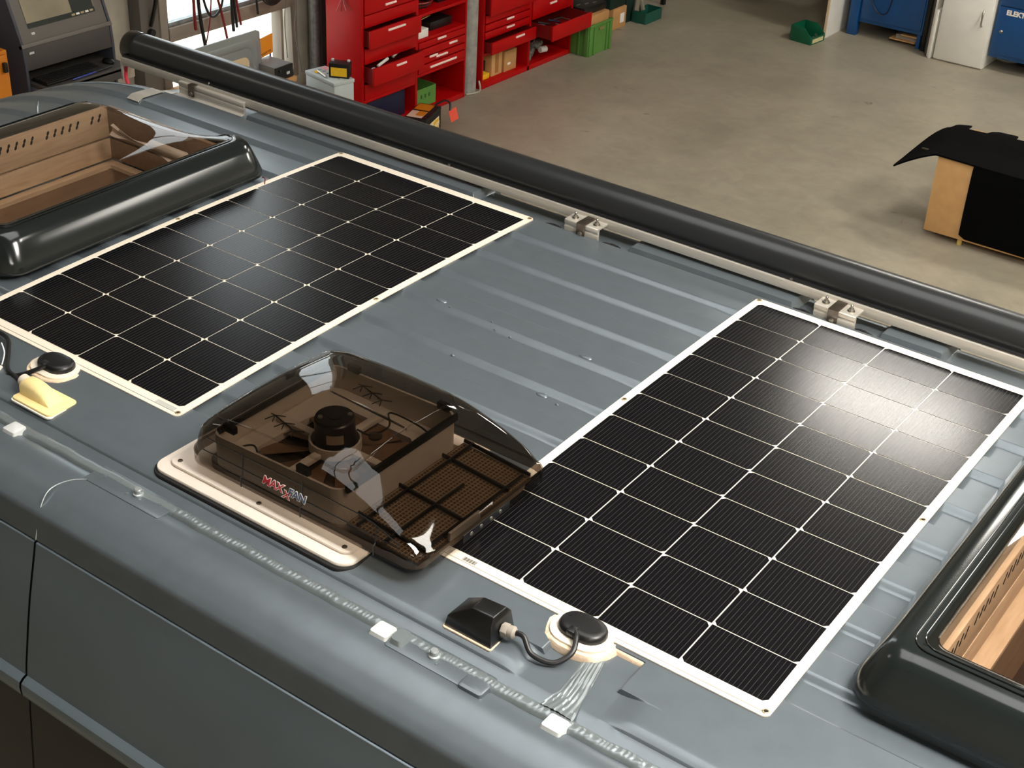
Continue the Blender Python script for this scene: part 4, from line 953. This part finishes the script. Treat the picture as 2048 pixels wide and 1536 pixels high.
# bench below the window with the things on it
bn = thing('window_bench', 'low bench below the window behind the awning', 'bench', (-4.85, 4.2, 0))
build(MB().box(-5.07, -4.60, 3.25, 4.62, .56, .60), 'top', CARD, bn, bevel=.004)
for yy in (3.3, 4.57):
    for x in (-5.03, -4.64): build(MB().box(x-.03, x+.03, yy-.03, yy+.03, 0, .56), 'leg', TAUPE, bn)
dp = thing('door_panel', 'grey pressed metal door panel with a beige insert leaning at the window', 'panel', (-4.8, 4.1, .6))
def yz(poly, x0, x1):
    m = MB(); m.loft([[(x0, a, b) for a, b in poly], [(x1, a, b) for a, b in poly]]); return m
build(yz([(3.72, .6), (4.46, .6), (4.44, .935), (4.41, .95), (3.72, .95)], -4.80, -4.785), 'sheet', GREYMETAL, dp, bevel=.003)
oy_ = rrect(3.74, 4.42, .4, .90, .10, 6); iy = rrect(3.76, 4.39, .42, .87, .09, 6); i2 = rrect(3.80, 4.36, .44, .84, .07, 6)
oy_ = [(a, max(.602, b)) for a, b in oy_]; iy = [(a, max(.602, b)) for a, b in iy]; i2 = [(a, max(.602, b)) for a, b in i2]
m = MB(); m.loft([[(-4.785, a, b) for a, b in oy_], [(-4.772, a, b) for a, b in iy], [(-4.785, a, b) for a, b in i2]], False, False); build(m, 'raised_swage', GREYMETAL, dp, angle=50)
build(yz([(a, b) for a, b in rrect(3.83, 4.32, .602, .78, .05, 5)], -4.786, -4.780), 'insert', mat('beige_insert', (206, 184, 150), .7), dp)
sg = thing('orange_sign', 'orange card sign with dark printing standing by the window', 'sign', (-4.85, 4.55, .6))
build(yz([(4.475, .70), (4.63, .72), (4.63, .865), (4.475, .845)], -4.852, -4.846), 'card', ORANGE, sg)
build(MB().box(-4.856, -4.848, 4.60, 4.612, .6, .73), 'stick', BLUEPEN, sg)
text('Reserve', .038, frame((-4.845, 4.49, .715), (0, 1, .16), (0, 0, 1)), 'lettering', mat('sign_print', (130, 60, 10), .6), sg, .0005)
ps = thing('power_supply', 'black and grey power supply box on the bench by the window', 'device', (-4.72, 4.55, .6))
build(MB().box(-4.86, -4.63, 4.42, 4.60, .60, .70), 'case', mat('psu_grey', (120, 120, 120), .5), ps, bevel=.004); build(MB().box(-4.63, -4.618, 4.42, 4.60, .60, .699), 'front_plate', BLACKPLASTIC, ps, bevel=.002)
build(MB().box(-4.618, -4.612, 4.53, 4.56, .63, .65), 'switch', LUG, ps, bevel=.001); m = MB(); m.lathe([(.012, 0), (.010, .01)], (-4.618, 4.46, .67), (1, 0, 0), n=12); build(m, 'knob', BLACKGLOSS, ps)
# galvanised down pipe and leads hanging in front of the window
m = MB(); m.lathe([(.042, 0), (.042, 5.7)], (-5.0, 5.245, 0), n=20); tag(build(m, 'down_pipe', GALV, None), 'galvanised metal pipe running down beside the window', 'pipe')
m = MB(); m.tube([(-4.97, 3.60, 1.12), (-4.93, 3.62, 1.28), (-4.90, 3.75, 1.9)], .014, 8); m.lathe([(.025, 0), (.025, .03)], (-4.97, 3.59, 1.08), (1, 0, 0), n=12)
tag(build(m, 'window_stay', BLACKPLASTIC, None), 'black window stay rod on the post left of the window', 'rod')
leads = [  # y at top, z lowest, points dy, radius, material, label
    ([(3.98, 1.75), (3.965, 1.35), (3.96, 1.12), (3.965, 1.02)], .011, CABLE_R, 'dark red test lead hanging leftmost before the window'),
    ([(3.99, 1.75), (4.0, 1.40), (4.01, 1.12), (4.05, .85), (4.06, .80)], .013, CABLE_B, 'thick black test lead hanging beside the leftmost red lead'),
    ([(4.02, 1.75), (4.04, 1.30), (4.10, 1.10), (4.18, 1.09), (4.24, 1.20), (4.27, 1.5), (4.27, 1.75)], .009, CABLE_B, 'black cable hanging in a loop before the window'),
    ([(4.10, 1.75), (4.13, 1.4), (4.20, 1.15), (4.24, .98), (4.26, .88)], .009, CABLE_R, 'red lead with a clip crossing the black loop'),
    ([(4.13, 1.75), (4.14, 1.4), (4.11, 1.1), (4.06, .92), (4.01, .82)], .005, CABLE_R, 'thin red wire hanging behind the black loop'),
    ([(4.32, 1.75), (4.32, 1.4), (4.32, 1.1), (4.325, .93)], .012, CABLE_B, 'black lead hanging straight down right of the loop'),
    ([(4.33, 1.75), (4.335, 1.4), (4.34, 1.2), (4.36, .95)], .010, CABLE_B, 'second straight black lead right of the loop'),
    ([(4.34, 1.75), (4.345, 1.45), (4.36, 1.2), (4.40, .96)], .009, CABLE_R, 'red lead hanging beside the straight black leads'),
    ([(4.55, 1.75), (4.55, 1.45), (4.56, 1.2), (4.575, 1.0)], .009, CABLE_B, 'single black lead hanging over the orange sign'),
    ([(4.95, 1.75), (4.96, 1.2), (4.985, 1.05), (4.96, .8), (5.0, .55), (5.02, .45)], .004, CABLE_G, 'thin grey wire hanging along the right window frame'),
    ([(4.86, 1.75), (4.88, 1.2), (4.85, .9), (4.86, .7), (4.87, .6)], .003, CABLE_G, 'thin pale wire hanging before the right pane')]
for pts, r, mt, lb in leads:
    m = MB(); m.tube(spline([(-4.93, a, b) for a, b in pts], 6), r, 8); tag(build(m, 'test_lead', mt, None), lb, 'cable', 'leads hanging at the window')
t = thing('cable_coil', 'coiled black cable hanging at the top right of the window', 'cable', (-4.93, 4.72, 1.0))
for k in range(5):
    m = MB(); m.tube([(-4.93+.008*k, 4.74+(.12-.008*k)*math.cos(a*PI/12), 1.145+.012*k+(.11)*math.sin(a*PI/12)) for a in range(25)], .007, 6); build(m, 'turn', CABLE_B, t)
for k, (pts, mt, lb) in enumerate((([(5.28, 2.0), (5.27, 1.3), (5.24, 1.1), (5.26, .95), (5.32, .85), (5.33, .76)], CABLE_R, 'red wire hanging between the pipe and the red cabinet'),
        ([(5.27, 2.0), (5.29, 1.35), (5.31, 1.15), (5.27, .98), (5.24, .92)], CABLE_B, 'black wire twisted with the red wire left of the cabinet'))):
    m = MB(); m.tube(spline([(-4.84 if k == 0 else -4.85, a, b) for a, b in pts], 6), .006, 8); tag(build(m, 'hanging_wire', mt, None), lb, 'cable')
t = thing('cable_bundle', 'bundle of thin red wires hanging on the side of the red cabinet', 'cable', (-4.6, 5.12, 1.0))
for k in range(4):
    m = MB(); m.tube(spline([(-4.62+.01*k, 5.128, 1.5), (-4.60, 5.126, 1.12), (-4.66+.05*k, 5.124, .96+.012*k)], 6), .0035, 6); build(m, 'wire', CABLE_R if k % 2 else mat('pink_wire', (214, 110, 116), .5), t)
m = MB(); m.tube(spline([(-4.43, 6.47, .01), (-4.40, 6.55, .01), (-4.41, 6.64, .012), (-4.44, 6.66, .08)], 6), .008, 8); tag(build(m, 'floor_cable', mat('pale_cable', (176, 168, 152), .5), None), 'pale cable curling round the foot of the concrete column', 'cable')

# ================================================================== computer terminal left of the window
KX = -4.66; K0, K1 = 2.335, 3.025
ks = thing('computer_terminal', 'dark grey computer cabinet with sloping screen and keyboard drawer', 'computer', (KX-.2, 2.68, 0))
prof = [(KX-.42, 0), (KX, 0), (KX, 1.20), (KX-.012, 1.335), (KX-.20, 1.85), (KX-.42, 1.85)]
for a, b in ((K0, K0+.02), (K1-.02, K1)):
    m = MB(); m.loft([[(x, a, z) for x, z in prof], [(x, b, z) for x, z in prof]]); build(m, 'side_panel', KIOSK2, ks, bevel=.004)
build(MB().box(KX-.41, KX-.40, K0+.02, K1-.02, 0, 1.85), 'back_panel', KIOSK, ks)
m = MB(); m.loft([[(x, K0+.02, z) for x, z in ((KX-.02, 1.185), (KX-.002, 1.185), (KX-.014, 1.325), (KX-.03, 1.325))], [(x, K1-.02, z) for x, z in ((KX-.02, 1.185), (KX-.002, 1.185), (KX-.014, 1.325), (KX-.03, 1.325))]]); build(m, 'front_panel', KIOSK, ks, bevel=.003)
def slope(y0, y1, s0, s1, d0, d1):
    """box on the sloping front: s along the slope from the lower edge, d proud of it"""
    u = Vector((-.188, 0, .515)).normalized(); nn = Vector((u.z, 0, -u.x)); o_ = Vector((KX-.012, 0, 1.335)); m = MB()
    ps = []
    for d in (d0, d1):
        for yy, s in ((y0, s0), (y1, s0), (y1, s1), (y0, s1)): ps.append(o_ + u*s + nn*d + Vector((0, yy, 0)))
    m.add(ps, [(3,2,1,0), (4,5,6,7), (0,1,5,4), (1,2,6,5), (2,3,7,6), (3,0,4,7)]); return m
build(slope(K0+.02, K1-.02, 0, .54, -.03, -.008), 'bezel', BEZEL, ks, bevel=.004)
build(slope(K0+.0, K1-.0, -.012, .014, -.03, .004), 'lower_lip', BEZEL, ks, bevel=.003)
scn = build(slope(K0+.09, K1-.09, .105, .47, -.008, -.003), 'screen', SCREEN, ks)
build(slope(K1-.26, K1-.095, .11, .47, -.003, -.0015), 'dark_reflection', SCREENDK, scn); build(slope(K0+.09, K1-.09, .095, .125, -.003, -.001), 'task_bar', SCREENDK, scn)
for k in range(5): build(slope(K1-.27+.035*k, K1-.245+.035*k, .102, .114, -.001, .0), 'taskbar_icon', WHITE if k % 2 else mat('icon_tan', (170, 150, 110), .5), scn)
m = slope(K0+.10, K0+.125, .055, .07, -.008, -.003); build(m, 'power_button', LUG, ks, bevel=.001)
build(MB().box(KX-.002, KX+.001, K0+.04, K0+.075, 1.285, 1.298), 'maker_badge', LUG, ks)
dr = build(MB().box(KX-.36, KX+.17, K0+.03, K1-.01, 1.085, 1.105), 'keyboard_drawer', KIOSK, ks, bevel=.003)
build(MB().box(KX+.155, KX+.17, K0+.03, K1-.01, 1.04, 1.115), 'drawer_front', KIOSK, ks, bevel=.003)
build(MB().box(KX-.4, KX-.01, K0+.02, K1-.02, 0, 1.03), 'lower_door', KIOSK, ks, bevel=.004)
for z in (1.07, 1.02): build(MB().box(KX-.05, KX+.14, K0+.028, K0+.04, z-.014, z+.014), 'drawer_slide', mat('slide_blue', (112, 118, 140), .4, .4), ks)
kb = thing('keyboard', 'black keyboard on the pulled out drawer of the computer cabinet', 'keyboard', (KX+.04, 2.62, 1.106))
build(MB().box(KX-.04, KX+.11, K0+.06, K0+.50, 1.106, 1.121), 'keyboard_body', BLACKPLASTIC, kb, bevel=.003)
k0 = None
for r_ in range(5):
    for c_ in range(18):
        loc = Vector((KX-.022+.026*r_, K0+.078+.0236*c_, 1.121))
        if k0 is None:
            k0 = build(MB().box(loc.x-.010, loc.x+.010, loc.y-.0095, loc.y+.0095, 1.120, 1.127), 'key', KEY, kb, origin=loc)
        else: copy_at(k0, kb, loc)
ms = MB(); rings = []
for z, s in ((0, 1), (.012, 1), (.022, .8), (.028, .45)): rings.append([(KX+.03+.048*s*math.cos(a*PI/8), K1-.09+.03*s*math.sin(a*PI/8), 1.106+z) for a in range(16)])
ms.loft(rings); tag(build(ms, 'computer_mouse', BLACKPLASTIC, None), 'black computer mouse on the keyboard drawer', 'mouse')
for x0_, y0_, y1_, mt, lb in ((KX+.135, K0+.23, K0+.42, BLUEPEN, 'blue ballpoint pen on the front edge of the keyboard drawer'), (KX+.122, K0+.40, K0+.56, BLACKPLASTIC, 'black pen lying behind the blue pen on the keyboard drawer')):
    m = MB(); m.tube([(x0_, y0_, 1.113), (x0_, y0_+.012, 1.113), (x0_-.01, y1_-.01, 1.113), (x0_-.01, y1_, 1.113)], [.003, .006, .006, .005], 8); tag(build(m, 'pen', mt, None), lb, 'pen')
oc = thing('orange_locker', 'orange metal locker at the left edge beside the computer cabinet', 'locker', (-4.75, 2.05, 0))
build(MB().box(-5.08, -4.62, 1.60, 2.19, 0, 1.37), 'body', ORANGEDK, oc, bevel=.006); build(MB().box(-4.62, -4.60, 1.62, 2.17, .06, 1.35), 'door', ORANGEDK, oc, bevel=.004); build(MB().box(-4.60, -4.575, 2.13, 2.155, 1.25, 1.31), 'lock', BLACKPLASTIC, oc, bevel=.004)

# ================================================================== crates, boxes and bins along the far left wall
cr = thing('green_crate', 'green plastic stacking crate beside the right red cabinet', 'crate', (-4.42, 8.22, 0))
m = hollow(-4.62, -4.235, 8.035, 8.41, .012, .008, .008, .285); build(m, 'body', GREEN, cr, bevel=.001, seg=1); build(MB().box(-4.615, -4.24, 8.04, 8.405, 0, .012), 'bottom', GREEN, cr)
for a, b in ((8.035, 8.075), (8.11, 8.13), (8.32, 8.34), (8.37, 8.41)): build(MB().box(-4.237, -4.225, a, b, 0, .285), 'rib', GREEN, cr, bevel=.002)
for a, b in ((-4.28, -4.235), (-4.35, -4.33), (-4.62, -4.57)): build(MB().box(a, b, 8.022, 8.037, 0, .285), 'rib', GREEN, cr, bevel=.002)
build(MB().box(-4.24, -4.222, 8.03, 8.415, .265, .288), 'rim', GREEN, cr, bevel=.002); build(MB().box(-4.63, -4.24, 8.02, 8.042, .265, .288), 'rim', GREEN, cr, bevel=.002)
build(MB().box(-4.2365, -4.2215, 8.19, 8.27, .222, .243), 'hand_hole', mat('hand_hole', (140, 130, 80), .6), cr)
cbox(-4.60, -4.26, 8.05, 8.39, .20, .36, 'cardboard_box', CARD, 'cardboard carton standing in the green crate', 'box')
tb = thing('tool_case', 'open black and grey tool case lying on the carton in the green crate', 'case', (-4.44, 8.2, .36))
build(MB().box(-4.60, -4.30, 8.03, 8.40, .362, .43), 'lower_shell', BLACKPLASTIC, tb, bevel=.006); build(MB().box(-4.62, -4.58, 8.03, 8.40, .40, .62), 'upper_shell', mat('case_grey', (110, 106, 104), .5), tb, bevel=.006)
for k in range(3): build(MB().box(-4.42+.03*k, -4.40+.03*k, 8.06+.09*k, 8.12+.09*k, .43, .437), 'case_insert', STEEL, tb, bevel=.002)
bx2 = cbox(-4.66, -4.50, 8.86, 9.10, 0, .20, 'cardboard_box', CARD, 'brown cardboard box with white label behind the green crate', 'box')
build(MB().box(-4.502, -4.496, 8.99, 9.06, .05, .14), 'label', WHITE, bx2)
cbox(-4.85, -4.52, 8.82, 9.10, .20, .55, 'dark_green_case', mat('deep_green', (10, 40, 34), .5), 'dark green case standing on the brown cardboard box', 'case')
cbox(-4.80, -4.54, 9.16, 9.45, 0, .30, 'dark_green_case', mat('deep_green', (10, 40, 34), .5), 'dark green case on the floor beyond the brown cardboard box', 'case')
t = thing('green_bin', 'teal green bin at the end of the row on the floor', 'bin', (-4.46, 9.40, 0))
m = hollow(-4.53, -4.36, 9.25, 9.55, .01, .006, .005, .11); build(m, 'body', mat('teal', (22, 84, 70), .5), t); build(MB().box(-4.525, -4.365, 9.255, 9.545, 0, .01), 'bottom', mat('teal', (22, 84, 70)), t)
for k, (a, b, c_) in enumerate((((-4.50, 9.28, .10), (-4.62, 9.42, .5), .03), ((-4.47, 9.36, .10), (-4.66, 9.30, .55), .025))):
    m = MB(); m.tube(spline([a, ((a[0]+b[0])/2, (a[1]+b[1])/2+.05, .32), b], 5), c_, 8); tag(build(m, 'hose', mat('pale_hose', (120, 112, 96), .6), None), ['pale hose piece leaning out of the teal bin', 'second pale hose piece leaning behind the first in the teal bin'][k], 'hose')
ln = thing('floor_stand', 'dark metal stand at the top beyond the row of bins', 'stand', (-4.6, 9.98, 0))
build(MB().box(-4.62, -4.58, 9.96, 10.0, 0, .9), 'post', DARKGAP, ln); build(MB().box(-4.9, -4.58, 9.6, 10.0, .30, .34), 'shelf', mat('stand_brown', (60, 46, 40), .6), ln); build(MB().box(-4.9, -4.86, 9.6, 9.64, 0, .9), 'post', DARKGAP, ln)

# ================================================================== benches at the back wall
gbn = thing('parts_bin', 'dark green open fronted parts bin on the floor by the white board', 'bin', (-2.98, 10.02, 0))
O = Vector((-2.975, 9.965, 0)); RG = Matrix.Rotation(math.radians(84), 3, 'Z')
def gx(m): m.v = [O + RG @ p for p in m.v]; return m
W2, D2 = .125, .118; hb, hf = .15, .065
def wallm(x0, x1, prof, t=.006): return gx(MB().loft([[(x0, a, b) for a, b in prof], [(x1, a, b) for a, b in prof]]))
sidep = [(-D2, 0), (D2, 0), (D2, hb), (-D2*.25, hb), (-D2, hf)]
build(wallm(-W2, -W2+.006, sidep), 'side_wall', DKGREEN, gbn, bevel=.001); build(wallm(W2-.006, W2, sidep), 'side_wall', DKGREEN, gbn, bevel=.001)
build(gx(MB().box(-W2+.006, W2-.006, D2-.006, D2, 0, hb)), 'back_wall', DKGREEN, gbn); build(gx(MB().box(-W2+.006, W2-.006, -D2, -D2+.006, 0, hf)), 'front_wall', DKGREEN, gbn)
build(gx(MB().box(-W2+.006, W2-.006, -D2+.006, D2-.006, 0, .008)), 'bottom', DKGREEN, gbn); build(gx(MB().box(-W2+.03, W2-.03, -D2-.002, -D2, .012, .05)), 'label', mat('bin_label', (206, 196, 150), .6), gbn)
for k in range(6):
    p = O + RG @ Vector((rnd.uniform(-.08, .08), rnd.uniform(-.10, .05), .04)); m = MB(); d = Vector((rnd.uniform(-.03, .03), rnd.uniform(-.03, .03), .012)); m.tube([p-d, p+d], .012, 8)
    tag(build(m, 'metal_fitting', STEEL, None), 'small bright metal fitting lying in the dark green parts bin', 'fitting', 'fittings in the parts bin')
wb = thing('white_board', 'white laminated board with wooden edge standing left of the blue bench', 'board', (-2.87, 10.4, 0))
build(MB().box(-2.885, -2.865, 10.14, 10.72, 0, 1.4), 'face', OFFWHITE, wb, bevel=.001); build(MB().box(-2.886, -2.864, 10.125, 10.14, 0, 1.4), 'edge_band', WOODEDGE, wb)
b1 = thing('blue_bench', 'blue steel workbench cabinet with knob left of the white cabinet', 'workbench', (-2.4, 10.8, 0))
for x0 in (-2.785,): build(MB().box(x0, x0+.095, 10.44, 10.53, 0, .85), 'leg', BLUE, b1, bevel=.005)
build(MB().box(-2.785, -2.69, 11.05, 11.14, 0, .85), 'leg', BLUE, b1, bevel=.005)
build(MB().box(-2.69, -2.035, 10.47, 11.14, .135, .85), 'body', BLUE, b1, bevel=.004); dd = build(MB().box(-2.67, -2.05, 10.452, 10.47, .175, .83), 'door', BLUE, b1, bevel=.004)
m = MB(); m.lathe([(.012, 0), (.016, .012), (.010, .02)], (-2.13, 10.452, .50), (0, -1, 0), n=14); build(m, 'knob', STEEL, dd)
build(MB().box(-2.81, -2.034, 10.40, 11.17, .85, .90), 'worktop', WOODDARK, b1, bevel=.004)
build(MB().box(-2.08, -2.045, 10.47, 10.51, 0, .135), 'leg', BLUE, b1)
m = MB(); m.tube(spline([(-2.60, 10.447, .62), (-2.59, 10.445, .40), (-2.50, 10.445, .27), (-2.40, 10.445, .30), (-2.36, 10.447, .62)], 6), .006, 6); tag(build(m, 'hanging_cable', NAVY, None), 'dark blue cable hanging in a loop before the blue bench door', 'cable')
for z, xs2 in ((.03, (-2.36, -2.10)), (.085, (-2.25, -2.09))): 
    m = MB(); m.box(xs2[0], xs2[1], 10.50, 10.72, z, z+.012); tag(build(m, 'wooden_slat', CARD2, None), 'thin wooden slat under the blue bench, %s' % ('upper one' if z > .05 else 'lower one'), 'wood')
cbox(-2.31, -2.08, 10.53, 10.70, .042, .083, 'paper_stack', mat('paper_grey', (150, 142, 130), .7), 'grey pack of paper between the two slats under the blue bench', 'paper')
for x0, x1, y0, z1, mt, nm, lb in ((-2.02, -1.985, 10.44, 1.3, BLACKPLASTIC, 'black_board', 'black board standing right of the blue bench'), (-1.975, -1.945, 10.42, 1.35, DARKGAP, 'black_board', 'second black board standing beside the first'), (-1.94, -1.915, 10.36, 1.35, mat('board_grey', (86, 82, 78), .6), 'grey_board', 'dark grey board standing left of the white boards'), (-1.905, -1.885, 10.32, 1.35, OFFWHITE, 'white_board', 'white board standing next to the grey board'), (-1.878, -1.852, 10.285, .46, OFFWHITE, 'white_board', 'short white board leaning at the white cabinet')):
    m = MB(); m.box(x0, x1, y0, 11.1, 0, z1); tag(build(m, nm, mt, None, bevel=.003), lb, 'board')
wc = thing('white_cabinet', 'white cupboard with a grey bow handle between the blue benches', 'cupboard', (-1.6, 10.6, 0))
build(MB().box(-1.83, -1.36, 10.31, 10.95, 0, .95), 'body', OFFWHITE, wc, bevel=.008, seg=3); dr2 = build(MB().box(-1.828, -1.362, 10.288, 10.308, .015, .66), 'door', OFFWHITE, wc, bevel=.006); build(MB().box(-1.828, -1.362, 10.288, 10.308, .67, .94), 'drawer', OFFWHITE, wc, bevel=.005)
m = MB(); m.tube(spline([(-1.435, 10.288, .40), (-1.435, 10.262, .42), (-1.435, 10.258, .47), (-1.435, 10.262, .52), (-1.435, 10.288, .545)], 5), .008, 8); build(m, 'handle', STEEL, dr2)
b2 = thing('blue_bench', 'blue steel workbench with white lettering at the right edge', 'workbench', (-.9, 10.7, 0))
build(MB().box(-1.345, -.25, 10.37, 11.1, .125, .82), 'body', BLUE, b2, bevel=.004); dd2 = build(MB().box(-1.325, -.80, 10.352, 10.37, .165, .60), 'door', BLUE, b2, bevel=.004); build(MB().box(-1.325, -.27, 10.352, 10.37, .61, .80), 'drawer', BLUE, b2, bevel=.004)
build(MB().box(-.79, -.27, 10.352, 10.37, .165, .60), 'door', BLUE, b2, bevel=.004)
m = MB(); m.lathe([(.012, 0), (.016, .012), (.010, .02)], (-1.265, 10.352, .375), (0, -1, 0), n=14); build(m, 'knob', STEEL, dd2)
for x0 in (-1.335, -.33): build(MB().box(x0, x0+.07, 10.9, 10.97, 0, .125), 'leg', BLUE, b2)
build(MB().box(-1.36, -.23, 10.33, 11.12, .82, .87), 'worktop', WOODDARK, b2, bevel=.004)
text('ELEKTRO', .062, frame((-1.255, 10.3515, .535), (1, 0, 0), (0, 0, 1)), 'lettering', WHITE, b2, .001, 0, 1.0, .003)
m = MB(); m.tube(spline([(-1.36, 10.72, .012), (-1.25, 10.70, .012), (-1.18, 10.76, .012)], 5), .012, 8); tag(build(m, 'pale_tube', OFFWHITE, None), 'pale tube on the floor under the right blue bench', 'tube')

# ================================================================== carton with a black floor mat over it
bxp = thing('cardboard_box', 'large tan carton on small feet under the black floor mat', 'box', (.1, 6.8, 0))
build(MB().box(-.352, .62, 6.45, 7.12, .045, .60), 'body', CARD2, bxp, bevel=.006)
for x, yy in ((-.09, 6.48), (.55, 6.48), (-.25, 7.05), (.55, 7.05)):
    m = MB(); m.lathe([(.018, 0), (.018, .046)], (x, yy, 0), n=12); build(m, 'foot', mat('pine_foot', (206, 176, 96), .5), bxp)
mt_ = thing('floor_mat', 'black felt car floor mat draped over the large tan carton', 'mat', (.1, 6.8, .6))
def mat_z(x, yy):
    z = .606 + .012*smooth(6.7, 7.0, yy) - .006*math.sin(x*5+yy*3)
    if x < -.36: z -= .55*(-.36-x)**1.25*(1.4 - .9*smooth(6.45, 7.0, yy))
    if yy > 7.12: z -= .25*(yy-7.12)
    return z
P = []
NXm, NYm = 72, 16
for i in range(NXm+1):
    s = i/NXm; x = -.66 + 1.26*s; row = []
    yb = 6.435 + .03*smooth(-.4, -.66, x)
    yt = 7.04 + .17*smooth(-.505, -.485, x)*(1-smooth(-.40, -.375, x)) + .06*smooth(-.5, .0, x) + .16*smooth(-.235, -.20, x)*(1-smooth(-.07, -.045, x))
    if x < -.52: yt = 6.50 + (x+.66)*4.0
    yt = max(yt, yb+.02)
    for j in range(NYm+1):
        yy = yb + (yt-yb)*j/NYm; row.append((x, yy, mat_z(x, yy)))
    P.append(row)
m = MB(); m.grid(P); build(m, 'top_sheet', FELT, mt_, solid=.012, angle=60)
P = []
for i in range(13):
    s = i/12; row = []
    for j in range(13):
        v = j/12; r = .03; x = -.095 + .55*s + .055*(1-v)*0
        z = .60 - .535*v; d = 0
        edge = min(s, 1-s)*.55
        if v > .94 and edge < r: z += (r-edge)*.8*(v-.94)/.06
        row.append((x, 6.442 - .010*smooth(0, .1, v) - .004*math.sin(v*4+s*3), z))
    P.append(row)
m = MB(); m.grid(P); build(m, 'front_flap', FELT, mt_, solid=.010, angle=60)
m = MB(); m.obox((-.50, 6.60, mat_z(-.50, 6.60)+.008), (.05, .022, .008)); build(m, 'eyelet', DARKSTEEL, mt_, bevel=.003)
